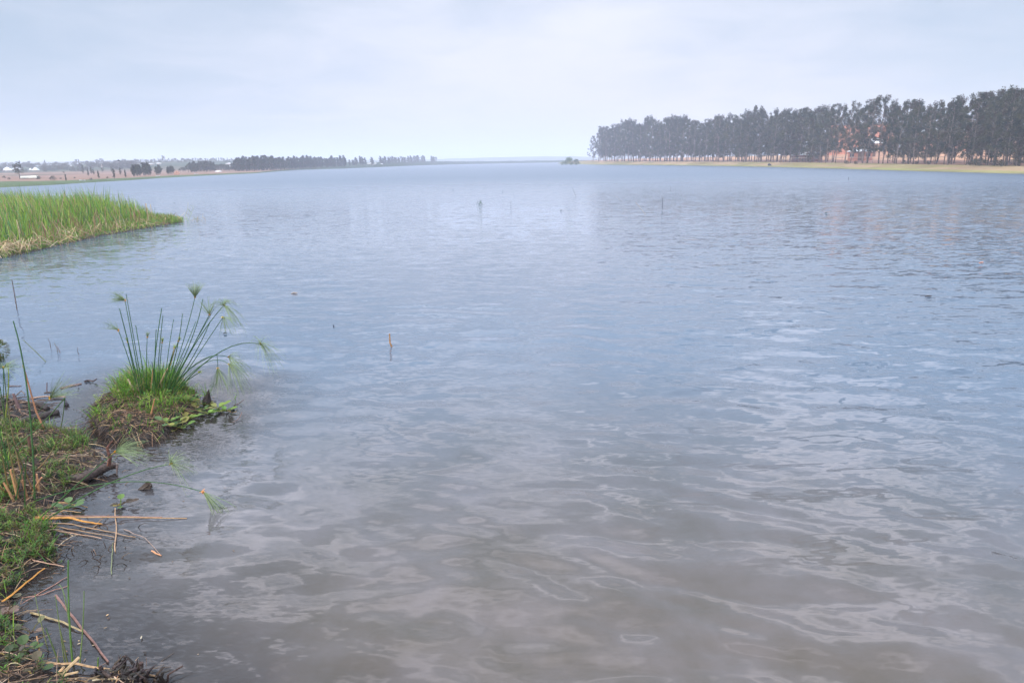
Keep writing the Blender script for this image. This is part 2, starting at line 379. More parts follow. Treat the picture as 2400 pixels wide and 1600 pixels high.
    ce = np.maximum(sm((X/(Y+.5)-.02)/.5)*sm((R-3)/2)*sm((75-R)/50), .7*sm((-X-2.6)/2)*sm((R-7.5)/2)*sm((22-R)/8)).astype(np.float32)
    ce = np.where(Y > 0, ce, 0.3).astype(np.float32)
    nb = np.zeros(X.shape, np.float32); sel = (R < 9.5) & (X < 0.5) & (Y > 0)
    dd_ = np.maximum(sdist(X[sel], Y[sel], polyA), sdist(X[sel], Y[sel], polyC)+.12)
    nb[sel] = sm((dd_+1.15+.5*(NZ.fbm(X[sel]*2, Y[sel]*2, 3)-.5))/1.15)
    wo.data.attributes.new('mud', 'FLOAT', 'POINT').data.foreach_set('value', nb.ravel())
    wo.data.attributes.new('crest', 'FLOAT', 'POINT').data.foreach_set('value', ce.ravel())
    wo.data.attributes.new('ruffle', 'FLOAT', 'POINT').data.foreach_set('value', rv.ravel())
make_water()

# ------------------------------------------------------------------ left and far shore terrain
ridge = [(-900, 400), (-300, 398), (0, 393), (100, 389), (200, 385), (300, 382), (400, 378), (500, 377), (600, 379), (700, 381.5), (800, 380), (900, 380), (1000, 379.5), (1100, 378.5), (1200, 377.6), (1300, 376.2), (1420, 375.5)]
def z_left(px, Y):
    Ys = Ys_left(px); Yr = np.maximum(480, Ys+160)
    rp = np.interp(px, [r[0] for r in ridge], [r[1] for r in ridge])
    hor = 377-0.016*(px-1200)
    zr = H+(hor-rp)*Yr/F
    zr = np.maximum(zr, 1.2)
    t = Y-Ys
    z = -0.6+0.95*sm((t+4)/8)+0.35*sm(t/250)
    k = sm((Y-230)/(Yr-230))
    z = z+(zr-0.75)*k*sm(t/60)
    z = z-np.maximum(0, Y-Yr)*0.006
    return z
pxs = np.concatenate([np.linspace(-1400, -60, 60), np.linspace(-50, 1430, 460)])
tt = np.concatenate([np.linspace(-6, 20, 24), np.geomspace(22, 2300, 70)])
PX, TT = np.meshgrid(pxs, tt, indexing='ij')
YY = Ys_left(PX)+TT
hx = (PX-CX)/F                                   # X from azimuth: ray through the horizon at that column
XX = np.zeros_like(YY)
for i, p in enumerate(pxs):
    d = ray(p, 377-0.016*(p-1200)+6); XX[i] = d.x/d.y*YY[i]
ZZ = z_left(PX, YY)+0.25*(NZ.fbm(XX*0.05, YY*0.05)-0.5)*sm(TT/30)+0.10*(NZ2.fbm(XX*.4, YY*.4)-.5)
nz = NZ.fbm(XX*0.02, YY*0.02, 5)[..., None]; nz2 = NZ2.fbm(XX*0.12, YY*0.05, 4)[..., None]
marsh = np.array([0.075, 0.105, 0.045]); soil = np.array([0.17, 0.10, 0.075]); soil2 = np.array([0.25, 0.165, 0.115]); scrub = np.array([0.035, 0.055, 0.030]); mud = np.array([0.10, 0.085, 0.065])
Cc = soil*(1-nz2)+soil2*nz2
mw = np.interp(PX, [-300, 0, 100, 200, 300, 450, 600, 900, 1400], [25, 22, 16, 7, 6, 3.5, 3, 4, 200])[..., None]
wob = mw*(0.7+0.6*nz)
Cc = Cc*(1-sm((wob+2-TT[..., None])/3))+marsh*sm((wob+2-TT[..., None])/3)*(0.8+0.4*nz2)
up = sm((YY-235)/60)[..., None]*(0.75+.25*sm((nz-0.30)/0.15))
Cc = Cc*(1-up)+scrub*up
pat = sm((nz-0.56)/0.08)*(TT[..., None] > 20); Cc = Cc*(1-0.55*pat)+scrub*0.55*pat
e = sm((1.2-TT)/1.5)[..., None]; Cc = Cc*(1-e)+mud*e
grid_obj('hillside', XX, YY, ZZ, Cc, M_SOIL, kind='structure')

def landL(px, py):
    """first point of the left terrain met along the ray"""
    d = ray(px, py); Y = Ys_left(px)+0.5
    while Y < 1900:
        z = H+d.z/d.y*Y
        if z <= z_left(px, Y)+0.02: return Vector((d.x/d.y*Y, Y, float(z_left(px, Y))))
        Y *= 1.006
    Y = 760; return Vector((d.x/d.y*Y, Y, float(z_left(px, Y))))

# distant ridge, faded by the air
hp = np.linspace(-800, 3200, 420)
prof = np.interp(hp, [-800, 300, 1000, 1060, 1150, 1270, 1340, 1420, 1500, 1800, 3200], [384, 378, 375, 371.5, 369.5, 366.3, 367, 369.5, 370, 368, 356])
prof = prof+(NZ(hp*0.02, hp*0+3)-0.5)*1.2
DY_ = np.array([1250, 1300, 1350, 1420, 1600.])
X4 = np.zeros((len(hp), 5)); Y4 = X4.copy(); Z4 = X4.copy()
for i, p in enumerate(hp):
    for j, (Yd, k) in enumerate(zip(DY_, [0, .45, .8, 1, 0.5])):
        q = AT(p, prof[i], 1420); X4[i, j] = q.x/1420*Yd; Y4[i, j] = Yd; Z4[i, j] = -0.5+(q.z+0.5)*k
grid_obj('far_hills', X4, Y4, Z4, np.ones(X4.shape+(3,))*np.array([0.08, 0.10, 0.06]), M_SOIL, kind='structure')

# ------------------------------------------------------------------ right bank terrain
zb_s = lambda Y: np.interp(Y, [60, 80, 150, 300, 420], [0.62, 0.68, 0.9, 1.25, 1.35])
def z_right(X, Y, t):
    zb = zb_s(Y)
    z = -0.7+0.9*sm((t+2)/3)+(zb-0.2)*sm(t/5.0)
    fs = np.interp(Y, [60, 150, 300], [1.0, .8, .35])
    z = z+(2.6*sm((t-10)/42)+2.0*sm((t-45)/70))*fs
    return z
pr = np.concatenate([np.linspace(1292, 2460, 420), np.linspace(2475, 3300, 40)])
tr = np.concatenate([np.linspace(-5, 25, 60), np.geomspace(26, 460, 70)])
Ysr = np.interp(pr, [p[0] for p in Rp], [g.y for g in Rg])
X5 = np.zeros((len(pr), len(tr))); Y5 = X5.copy()
for i, p in enumerate(pr):
    d = ray(p, 377-0.016*(p-1200)+8)
    Y5[i] = Ysr[i]+tr*np.interp(Ysr[i], [60, 100, 300], [1.0, 1.5, 2.6]); X5[i] = d.x/d.y*Y5[i]
T5 = dist_poly(X5, Y5, Rpoly)
Z5 = z_right(X5, Y5, T5)+0.12*(NZ.fbm(X5*0.35, Y5*0.2)-.5)*sm(T5/3)
n5 = NZ.fbm(X5*0.16, Y5*0.05, 4)[..., None]; n6 = NZ2.fbm(X5*0.5, Y5*0.12, 4)[..., None]; T_ = T5[..., None]
grass = np.array([0.20, 0.165, 0.075]); straw = np.array([0.29, 0.205, 0.12]); duff = np.array([0.25, 0.14, 0.10]); red = np.array([0.46, 0.22, 0.13]); fld = np.array([0.13, 0.19, 0.055])
mixg = sm((n6*0.5+n5*0.5-0.42)/0.14)
C5 = grass*(1-mixg)+straw*mixg
C5 = C5*(1-0.75*sm((1.6-T_)/0.9))+np.array([0.19, 0.20, 0.07])*0.75*sm((1.6-T_)/0.9)
k = sm((T_-5.5)/2); C5 = C5*(1-k)+(duff*(0.75+0.5*n6))*k
k = sm((T_-17)/6); C5 = C5*(1-k)+(red*(1-n5)+straw*n5)*k
kf = sm((T_-20)/4)*sm((46-T_)/8)*sm((105-Y5[..., None])/15); C5 = C5*(1-kf)+fld*(0.8+0.4*n6)*kf
k = sm((T_-70)/15)*0.7; C5 = C5*(1-k)+np.array([0.12, 0.13, 0.06])*k
k = sm((0.35-T_)/0.3); C5 = C5*(1-k)+np.array([0.09, 0.07, 0.05])*k
grid_obj('lake_bank', X5, Y5, Z5, C5, M_SOIL, kind='structure')
def landR(px, Y):
    d = ray(px, 377-0.016*(px-1200)+5); X = d.x/d.y*Y
    t_ = float(dist_poly(np.array([X]), np.array([Y]), Rpoly)[0])
    return Vector((X, Y, float(z_right(X, Y, t_)))), t_

# ------------------------------------------------------------------ tree meshes
GREENS = [(0.034, 0.046, 0.020), (0.050, 0.056, 0.020), (0.026, 0.038, 0.020), (0.072, 0.070, 0.026), (0.056, 0.042, 0.022)]
def crown_slender(seed, nclump=30, nleaf=64, bottom=0.22, width=0.105, lsize=0.017):
    rnd = random.Random(seed); mb = MB(); br = MB()
    sway = [(rnd.uniform(-.012, .012), rnd.uniform(-.012, .012)) for _ in range(4)]
    def axis(z): return Vector((sway[0][0]*math.sin(z*5)+sway[1][0]*z*2, sway[0][1]*math.sin(z*4+1)+sway[1][1]*z*2, z))
    pts = [axis(z) for z in [-0.02, 0.1, 0.25, 0.45, 0.65, 0.85, 0.97]]
    br.tube(pts, [0.0105, 0.009, 0.008, 0.0065, 0.005, 0.003, 0.001], (0.19, 0.145, 0.12), 6)
    lob = rnd.uniform(0, 6.28)
    for i in range(nclump):
        f = (i+rnd.random())/nclump
        z = bottom+(0.985-bottom)*f
        prof = (0.75+0.5*math.sin(math.pi*min(1, f*0.9+0.1))**0.8)*rnd.uniform(0.6, 1.2)
        if f > 0.85: prof *= 0.6
        a = rnd.uniform(0, 6.28); R = width*prof*rnd.random()**0.5
        R *= 1+0.25*math.cos(a-lob)
        c = axis(z)+Vector((math.cos(a)*R, math.sin(a)*R, rnd.uniform(0, .02)))
        st = axis(max(bottom*0.8, z-rnd.uniform(.04, .1)))
        br.tube([st, (st+c)/2+Vector((0, 0, -.006)), c], [0.0035, 0.0022, 0.0008], (0.20, 0.16, 0.12), 3)
        base = GREENS[rnd.randrange(5)]
        rx = rnd.uniform(.024, .042); rz = rnd.uniform(.03, .062)
        for j in range(nleaf):
            u = Vector((rnd.gauss(0, 1), rnd.gauss(0, 1), rnd.gauss(0, 1))).normalized()*rnd.random()**0.45
            p = c+Vector((u.x*rx, u.y*rx, u.z*rz))
            d = Vector((rnd.gauss(0, .6), rnd.gauss(0, .6), rnd.uniform(-.3, 1.1))).normalized(); s = lsize*rnd.uniform(.6, 1.3)
            a2 = d.cross(Vector((rnd.gauss(0, 1), rnd.gauss(0, 1), rnd.gauss(0, 1)))).normalized()
            kk = rnd.uniform(.75, 1.3)
            mb.add([tuple(p-a2*s*.28), tuple(p+a2*s*.28), tuple(p+d*s+a2*s*.1), tuple(p+d*s-a2*s*.14)], [(0, 1, 2, 3)], (base[0]*kk, base[1]*kk, base[2]*kk))
    return mb.mesh('crown', M_TREE), br.mesh('trunk', M_BARK, True)
SL = [crown_slender(100+i, nclump=[52, 44, 58, 40, 50, 60, 46][i], bottom=[.12, .18, .14, .22, .10, .16, .18][i], width=[.155, .135, .175, .145, .165, .18, .185][i]) for i in range(7)]
SLF = [crown_slender(200+i, nclump=26, nleaf=40, bottom=[.14, .2, .16][i], width=.11, lsize=.022) for i in range(3)]

def small_tree(seed, kind):
    """a far tree as one mesh: trunk and crown in two material slots"""
    rnd = random.Random(seed); mb = MB()
    tc = (0.12, 0.10, 0.08)
    mb.tube([(0, 0, -.03), (rnd.uniform(-.02, .02), 0, .5), (0, 0, .8)], [0.03, 0.022, 0.008], tc, 5); nt_ = len(mb.f)
    n = {'column': 26, 'round': 22, 'shrub': 18}[kind]
    for i in range(n):
        if kind == 'column': z = 0.15+0.83*(i+rnd.random())/n; R = 0.15*math.sin(math.pi*min(1, (z)*.9+.12))**.7*rnd.uniform(.2, 1.1); cr = .075
        elif kind == 'round': z = 0.35+0.55*rnd.random(); R = 0.30*math.sqrt(max(0.02, 1-((z-.62)/.36)**2))*rnd.uniform(.3, 1); cr = .11
        else: z = 0.08+0.65*rnd.random(); R = 0.50*math.sqrt(max(0.03, 1-(z/.85)**2))*rnd.uniform(.2, 1); cr = .17
        a = rnd.uniform(0, 6.28); c = Vector((math.cos(a)*R, math.sin(a)*R, z)); base = GREENS[rnd.randrange(5)]
        for j in range(34):
            u = Vector((rnd.gauss(0, 1), rnd.gauss(0, 1), rnd.gauss(0, 1))).normalized()*rnd.random()**.4*cr
            p = c+u; s = rnd.uniform(.035, .065)*(1.4 if kind == 'shrub' else 1)
            d = Vector((rnd.gauss(0, 1), rnd.gauss(0, 1), rnd.gauss(0, 1))).normalized(); a2 = d.cross(Vector((rnd.gauss(0, 1), rnd.gauss(0, 1), 1))).normalized(); k = rnd.uniform(.75, 1.3)
            mb.add([tuple(p-a2*s*.4), tuple(p+a2*s*.4), tuple(p+d*s)], [(0, 1, 2)], tuple(b*k for b in base))
    return mb.mesh('tree', [M_BARK, M_TREE], False, [0]*nt_+[1]*(len(mb.f)-nt_))
ST = {k: [small_tree(300+i+hash_, k) for i in range(4)] for k, hash_ in (('column', 0), ('round', 10), ('shrub', 20))}
def put_small(name, kind, p, h, w, label, cat, group=None):
    o = bpy.data.objects.new(name, random.choice(ST[kind])); COL.objects.link(o)
    o.location = p; o.scale = (w, w, h); o.rotation_euler = (0, 0, random.uniform(0, 6.28)); o['label'] = label; o['category'] = cat
    if group: o['group'] = group
    return o

# ------------------------------------------------------------------ right-hand tree row
topP = [(1383, 335), (1392, 312), (1400, 298), (1420, 302), (1440, 293), (1472, 281), (1500, 290), (1515, 280), (1527, 277), (1545, 294), (1560, 283), (1568, 274), (1590, 274), (1615, 284), (1640, 290), (1660, 281), (1700, 270), (1725, 272), (1745, 266), (1770, 252), (1785, 265), (1800, 262), (1825, 257), (1850, 265), (1875, 257), (1910, 257), (1935, 250), (1965, 238), (2000, 250), (2035, 231), (2062, 230), (2090, 246), (2130, 236), (2150, 240), (2180, 244), (2220, 240), (2260, 218), (2290, 224), (2320, 215), (2345, 212), (2370, 214), (2395, 204), (2500, 195), (2800, 170)]
def top_at(px): return float(np.interp(px, [a for a, b in topP], [b for a, b in topP]))
def section(px):
    if px < 1470: return 'at its hazy far left end'
    if px < 1600: return 'near its far left end'
    if px < 1730: return 'left of the small dark lump'
    if px < 1855: return 'above the small dark lump'
    if px < 1945: return 'before the low pale-roofed house'
    if px < 2085: return 'before the big brick building'
    if px < 2150: return 'just right of the white-roofed houses'
    if px < 2225: return 'before the orange-red house'
    if px < 2310: return 'before the rusty-roofed house'
    if px < 2385: return 'before the ochre house'
    return 'at the very right edge'
ordin = ['first', 'second', 'third', 'fourth', 'fifth', 'sixth', 'seventh', 'eighth', 'ninth', 'tenth', 'eleventh', 'twelfth']
Xs_of_Y = lambda Y: np.interp(Y, Rxy[::-1, 1], Rxy[::-1, 0])
rows = [(6.0, .9), (9.0, 1.0), (12.5, 1.1), (16.5, 1.3)]
placed = []
for ri, (off, sp) in enumerate(rows):
    Yg = np.linspace(50, 372, 900); Xg = Xs_of_Y(Yg)+off
    pg = np.array([proj((x, y, 1.0))[0] for x, y in zip(Xg, Yg)])
    px = 1392+ri*9
    while px < 2620:
        Y = float(np.interp(-px, -pg, Yg)) if pg[0] > pg[-1] else float(np.interp(px, pg, Yg))
        if 1392 <= px:
            placed.append((ri, px, Y, off))
        px += np.interp(px, [1390, 1700, 2000, 2200, 2400, 2600], [10.5, 14, 18, 24, 31, 38])*sp*random.uniform(.7, 1.3)
front_right = [p for p in placed if p[0] == 0 and 2215 < p[1] < 2412]
front_right.sort(key=lambda p: -p[1])
for (ri, px, Y, off) in placed:
    if ri and 1945 < px < 2085 and random.random() < .6: continue
    X = float(Xs_of_Y(Y))+off+random.uniform(-.7, .7); t_ = float(dist_poly(np.array([X]), np.array([Y]), Rpoly)[0])
    z = float(z_right(X, Y, t_))-0.05
    px2, _ = proj((X, Y, z+2))
    ty = top_at(px2)+ (random.uniform(0, 14) if ri == 0 else random.uniform(0, 20))*(0.5 if px < 1600 else 1.0)
    if random.random() < .35: ty = top_at(px2)-random.uniform(0, 5)
    h = AT(px2, ty, Y).z-z
    w = h*random.uniform(.72, 1.05)*np.interp(px2, [1390, 1700, 2400], [1.15, 1.15, 1.12])
    if (ri, px, Y, off) in front_right:
        i = front_right.index((ri, px, Y, off)); lab = f'tall slender shore tree, {ordin[i] if i else "nearest"} from the right edge in the front row'
        if i: lab = f'slender tree with pale lower trunk, {ordin[i]} from the right edge in the front row'
        grp = 'front shore trees at the right edge'
    else:
        lab = ('slender tree of the front shore row, ' if ri == 0 else 'slender tree behind the front shore row, ')+section(px2)
        grp = ('front' if ri == 0 else 'rear')+' shore trees '+section(px2)
    root = empty('slender_tree', (X, Y, z), lab, 'tree', grp)
    cm_, tm_ = random.choice(SL if not 1935 < px2 < 2085 else [SL[1], SL[3], SL[6]])
    rot = random.uniform(0, 6.28)
    for nm, me in (('crown', cm_), ('trunk', tm_)):
        o = bpy.data.objects.new(nm, me); COL.objects.link(o); o.parent = root
    root.rotation_euler = (random.uniform(-.03, .03), random.uniform(-.035, .035), rot); root.scale = (w, w, h)

# shrubs at the foot of the row and behind
for i, (px, Y, s) in enumerate([(2180, 103, .7), (2150, 108, .6), (2300, 88, 1.3), (2285, 90, 1.1), (2335, 86, 1.1), (2352, 84, 1.0), (2385, 83, 1.2), (2120, 110, .7), (1985, 125, .8), (2008, 122, .7), (1900, 150, .9), (1880, 160, .9)]):
    p, t_ = landR(px, Y)
    put_small('shrub', 'shrub', p, s, s*1.1, 'dark low bush under the shore trees ' + section(px), 'bush', 'bushes under the shore trees ' + section(px))
# loose green crop rows behind the right trees and canopy beyond
for i in range(26):
    px = random.uniform(1500, 2460); Y = float(np.interp(px, [1500, 2000, 2400], [360, 210, 150]))*random.uniform(.95, 1.1)
    p, t_ = landR(px, Y); h = random.uniform(3, 6)
    put_small('leafy_tree', 'round', p, h, h*.9, 'rounded green tree on the slope behind the shore row', 'tree', 'trees on the slope behind the shore row')
# spit with the green bush at its tip
for (px, py, s, k, lab) in [(1334, 378, 3.6, 1.0, 'bright green rounded bush at the tip of the spit'), (1350, 379, 2.6, 1.2, 'lower dull green bush right of the bright one on the spit'), (1322, 380.5, 1.7, 1.5, 'small bush at the water end of the spit, left of the bright one')]:
    p, t_ = landR(px, 318); p.z = max(p.z, .1)
    mb = MB(); rnd = random.Random(px)
    for i in range(46):
        a = rnd.uniform(0, 6.28); z = rnd.random()**.8*.8; R = .62*math.sqrt(max(.05, 1-(z/.85)**2))*rnd.random()**.5; c = Vector((math.cos(a)*R, math.sin(a)*R, z)); base = (0.10*(1 if k == 1 else .7), 0.165*(1 if k == 1 else .7), 0.030) if rnd.random() < .65 else (.05, .085, .03)
        for j in range(40):
            u = Vector((rnd.gauss(0, 1), rnd.gauss(0, 1), rnd.gauss(0, 1)))*.075; q = c+u; s2 = .06
            d = Vector((rnd.gauss(0, 1), rnd.gauss(0, 1), rnd.gauss(0, 1))).normalized(); a2 = d.orthogonal().normalized(); kk = rnd.uniform(.75, 1.25)
            mb.add([tuple(q-a2*s2*.4), tuple(q+a2*s2*.4), tuple(q+d*s2)], [(0, 1, 2)], tuple(b*kk for b in base))
    o = mb.build('bush', M_TREE, label=lab, category='bush'); o.location = p; o.scale = (s*k, s*k, s)
# dark lump on the shore
p = G(1804, 388.0, .45)
mb = MB()
for i in range(3):
    mb.tube([(i*.16-.2, 0, -.05), (i*.17-.2, .02, .25+.1*(i == 1)), (i*.16-.16, 0, .42-.08*i)], [.22, .19, .05], (.03, .035, .04), 7, rough=.15)
o = mb.build('stump', M_WOOD, label='small dark lump alone on the grassy shore below the tree row', category='stump'); o.location = p

# ------------------------------------------------------------------ houses
BRICK = (0.40, 0.17, 0.11); PLAST = (0.50, 0.33, 0.24); WHITE = (0.78, 0.80, 0.82)
def house(loc, w, d, hw, hr, rot, wallc, roofc, label, hip=True, win=3, door=True, name='house', over=.25, cat='house', steps=1):
    root = empty(name, loc, label, cat); root.rotation_euler = (0, 0, rot)
    m = MB(); m.box((-w/2, -d/2, -.6), (w/2, d/2, hw), wallc); m.build('wall', M_WALL, root)
    r = MB(); ow, od = w/2+over, d/2+over; i = ow*.55 if not hip else max(0.05, ow-od)
    z0, z1 = hw+.02, hw+hr
    if hip: tv = [(-i, 0, z1), (i, 0, z1)]
    else: tv = [(-ow, 0, z1), (ow, 0, z1)]
    r.add([(-ow, -od, z0), (ow, -od, z0), (ow, od, z0), (-ow, od, z0)]+tv+[(-ow, -od, z0-.1), (ow, -od, z0-.1), (ow, od, z0-.1), (-ow, od, z0-.1)],
          [(0, 1, 5, 4), (2, 3, 4, 5), (1, 2, 5), (3, 0, 4), (6, 7, 1, 0), (7, 8, 2, 1), (8, 9, 3, 2), (9, 6, 0, 3), (9, 8, 7, 6)], roofc)
    r.build('roof', M_ROOF, root)
    for s in range(steps):
        zz = s*hw/steps
        for q in range(win):
            x = -w/2+w*(q+.5)/win
            if door and q == win//2 and s == 0:
                b = MB(); b.box((x-.4, -d/2-.04, 0), (x+.4, -d/2+.02, 1.9), (.12, .08, .06)); b.build('door', M_WALL, root); continue
            b = MB(); hh = hw/steps
            b.box((x-.45, -d/2-.05, zz+hh*.38), (x+.45, -d/2+.02, zz+hh*.38+.06), (.5, .45, .4)); b.box((x-.38, -d/2-.03, zz+hh*.40), (x+.38, -d/2+.02, zz+hh*.8), (.04, .045, .055)); b.build('window', M_WALL, root)
    return root
def houseR(px, Y, *a, **k):
    p, t_ = landR(px, Y); return house(p, *a, **k)
houseR(1890, 165, 6.2, 5, 1.5, 1.1, -.35, (0.24, .11, .09), WHITE, 'low brick house with pale hipped roof glimpsed between trunks, left of the others')
houseR(2015, 150, 4.6, 4, 1.9, 1.0, -.45, BRICK, WHITE, 'brick house with white hipped roof in front of the big brick building')
houseR(2046, 168, 5.4, 4.5, 3.0, 1.3, -.45, PLAST, WHITE, 'taller house with a bright white roof behind the lower white-roofed one')
houseR(2010, 205, 17, 7, 8.0, .5, -.35, (0.50, 0.20, 0.12), (0.09, 0.10, 0.13), 'long two-storey red brick building with a flat dark roof behind the trees', hip=False, win=7, steps=2, name='brick_building', cat='building')
houseR(2185, 175, 8, 5, 4.6, .9, -.5, (0.52, 0.26, 0.17), WHITE, 'orange-red house with white roof behind the trees near the right', win=4)
houseR(2268, 160, 7, 5, 3.4, .8, -.5, (0.55, 0.27, 0.18), (.38, .20, .15), 'red-walled house with rusty roof seen between the right-hand trees')
houseR(2365, 150, 6, 5, 3.2, .8, -.6, (0.56, 0.34, 0.22), (.36, .18, .13), 'ochre-walled house behind the trees at the far right')
# thin rail fence behind the row
fr = empty('field_fence', landR(2240, 104)[0], 'low rail fence running behind the trunks of the shore row', 'fence')
prev = None
for k_ in range(26):
    px = 1830+k_*24; Y = float(np.interp(px, [1830, 2440], [155, 88])); q, t_ = landR(px, Y)
    mb = MB(); mb.tube([(0, 0, -.1), (0, 0, 1.1)], [.05, .045], (.30, .22, .17), 5); o = mb.build('post', M_BARK, fr); o.location = q-fr.location
    if prev is not None:
        mb = MB(); mb.tube([prev+Vector((0, 0, .95))-fr.location, q+Vector((0, 0, .95))-fr.location], [.035, .03], (.42, .34, .28), 4); mb.build('rail', M_BARK, fr)
    prev = q

# ------------------------------------------------------------------ left shore: trees, houses, boats
def secL(px):
    if px < 60: return 'above the houses at the left edge'
    if px < 150: return 'above the bare pink field'
    if px < 230: return 'right of the bare pink field'
    if px < 300: return 'around the pale tower'
    if px < 360: return 'right of the flying bird'
    if px < 420: return 'beside the tallest hilltop tree'
    if px < 500: return 'above the shore landing'
    return 'where the hill meets the dense wood'
ridtop = [(0, 384), (20, 386), (40, 385), (60, 378), (80, 381), (100, 378), (120, 378), (134, 377), (150, 384), (165, 380), (183, 373), (200, 381), (222, 378), (230, 373), (242, 373), (255, 374), (262, 373), (280, 381), (309, 371), (318, 373), (327, 374), (347, 373), (362, 377), (405, 376), (420, 375), (440, 375), (468, 371), (480, 372), (515, 374), (540, 377), (620, 380)]
px = -90.0
while px < 610:
    ty = np.interp(px, [a for a, b in ridtop], [b for a, b in ridtop])+random.uniform(0, 5)
    if random.random() < .3: ty -= 3
    Y = random.uniform(380, 470); d = ray(px, ty); z = float(z_left(px, Y))-.3; h = max(2.2, H+d.z/d.y*Y-z)
    kind = random.choice(['round', 'round', 'column', 'shrub'])
    w = h*{'round': 1.1, 'column': .9, 'shrub': 1.0}[kind]
    put_small('hill_tree', kind, (d.x/d.y*Y, Y, z), h, w, 'bluish tree on the skyline of the left hill '+secL(px), 'tree', 'skyline trees of the left hill '+secL(px))
    px += random.uniform(2.4, 6.2)
for (px, ty, w) in [(381, 363.5, 1.1), (372, 373, .9)]:
    Y = 440; d = ray(px, ty); z = float(z_left(px, Y)); h = H+d.z/d.y*Y-z
    put_small('hill_tree', 'round' if px > 375 else 'column', (d.x/d.y*Y, Y, z), h, h*w*.9, 'tallest tree standing clear above the left hill skyline' if px > 375 else 'dark squarish tree leaning against the tallest hilltop tree', 'tree')
# dark scrub belt below the skyline
for i in range(170):
    px = random.uniform(-70, 320); py = random.uniform(391, 402.5) if px < 210 else random.uniform(386, 398)
    if 8 < px < 96 and py > 397: continue
    q = landL(px, py); h = random.uniform(7, 14)*q.y/1600; 
    put_small('hill_shrub', random.choice(['shrub', 'round']), q, h, h*1.5, 'bushy tree in the belt below the skyline '+secL(px), 'tree', 'belt trees below the left skyline '+secL(px))
# scattered trees on the bare slope
sl_list = [(47, 419, 40, 'round', 'dark tree standing left of the long pale shed'), (90, 420, 10, 'shrub', 'round bush at the right end of the long pale shed'), (124, 422, 12, 'shrub', 'lone upright bush in the middle of the bare field'),
 (142, 420, 5, 'shrub', 0), (175, 419, 5, 'shrub', 0), (150, 405, 5, 'shrub', 0), (10, 418, 7, 'shrub', 0), (22, 421, 6, 'shrub', 0), (196, 407, 19, 'column', 0), (207, 412, 15, 'column', 0), (215, 408, 16, 'column', 0), (232, 418, 17, 'column', 0), (241, 405, 12, 'round', 0), (220, 410, 13, 'column', 0),
 (268, 419, 22, 'column', 0), (262, 404, 12, 'column', 0), (283, 410, 16, 'column', 0), (295, 416, 17, 'column', 0), (252, 418, 5, 'shrub', 0), (213, 422, 6, 'shrub', 0), (155, 424, 15, 'column', 0), (5, 404, 10, 'shrub', 0), (60, 403, 8, 'shrub', 0)]
for (px, py, hpx, kind, lab) in sl_list:
    q = landL(px, py); h = hpx*q.y/F; 
    put_small('slope_tree', kind, q, h, h*(.9 if kind != 'shrub' else 1.2), lab or f'thin {"bush" if kind=="shrub" else "tree"} scattered on the bare pink slope '+secL(px), 'bush' if kind == 'shrub' else 'tree', None if lab else 'scattered '+('bushes' if kind == 'shrub' else 'trees')+' on the pink slope '+secL(px))
def clusterL(x0, x1, y0, y1, n, hp, lab, grp, kind='column', nm='shore_tree', wf=1.25):
    for i in range(n):
        px = x0+(x1-x0)*(i+random.random())/n; f = (px-x0)/(x1-x0); py = y0+(y1-y0)*f-random.uniform(0, 2.2)
        q = landL(px, py); h = hp*random.uniform(.78, 1.12)*q.y/F
        put_small(nm, kind if random.random() < .85 else 'round', q, h, h*wf, lab, 'tree', grp)
clusterL(311, 330, 414, 412, 8, 24, 'dark blue-green tree in the first tall clump on the left shore', 'first tall clump on the left shore')
clusterL(335, 354, 412, 410.5, 8, 25, 'dark blue-green tree in the second tall clump on the left shore', 'second tall clump on the left shore')
clusterL(366, 378, 410, 409, 5, 20, 'dark tree in the narrow third clump on the left shore', 'third clump on the left shore')
clusterL(392, 407, 409, 408, 6, 19, 'dark tree in the clump beside the pink cutting', 'clump beside the pink cutting')
clusterL(422, 438, 405, 404, 5, 10, 'low tree right of the pink cutting on the left shore', 'low trees right of the pink cutting', 'round')
clusterL(442, 505, 405, 402, 24, 22, 'blue-green tree of the belt behind the small shore shelter', 'belt behind the small shore shelter')
clusterL(506, 556, 401, 401, 16, 15, 'blue-green tree behind the round white canopy', 'trees behind the round white canopy')
clusterL(552, 640, 402, 399.5, 36, 29, 'tree in the left half of the dense blue lakeside wood', 'left half of the dense lakeside wood')
clusterL(640, 735, 399.5, 395, 38, 26, 'tree in the middle of the dense blue lakeside wood', 'middle of the dense lakeside wood')
clusterL(735, 812, 394.5, 391.5, 28, 22, 'tree in the thinner right end of the lakeside wood', 'right end of the lakeside wood')
clusterL(818, 822, 390.5, 390.3, 1, 15, 'slim tree just right of the lakeside wood', None)
clusterL(826, 838, 390, 389.6, 4, 17, 'tree in the small clump right of the lakeside wood', 'small clump right of the lakeside wood')
clusterL(843, 857, 389.6, 389, 4, 18, 'tree in the second small clump right of the lakeside wood', 'second small clump right of the lakeside wood')
clusterL(869, 875, 388.8, 388.6, 2, 17, 'tree standing alone with its twin before the pale low houses', 'pair of trees before the pale low houses')
clusterL(890, 982, 387.2, 384, 26, 16, 'tree in the last thin row on the left shore', 'last thin row on the left shore')
clusterL(987, 998, 384, 383.6, 3, 15, 'slim tree near the end of the left shore', 'slim trees near the end of the left shore')
clusterL(1010, 1020, 383.4, 383, 3, 15.5, 'tree in the dark clump ending the left shore', 'dark clump ending the left shore', wf=1.5)
for (px, py, hpx) in [(1057, 381, 5), (1130, 379.5, 3.5), (1255, 378, 4)]:
    q = landL(px, py+1); put_small('bush', 'shrub', q, hpx*q.y/F, hpx*q.y/F*1.3, f'tiny lone bush on the low far shore, {["left","middle","right"][[1057,1130,1255].index(px)]} of three', 'bush', 'lone bushes on the low far shore')
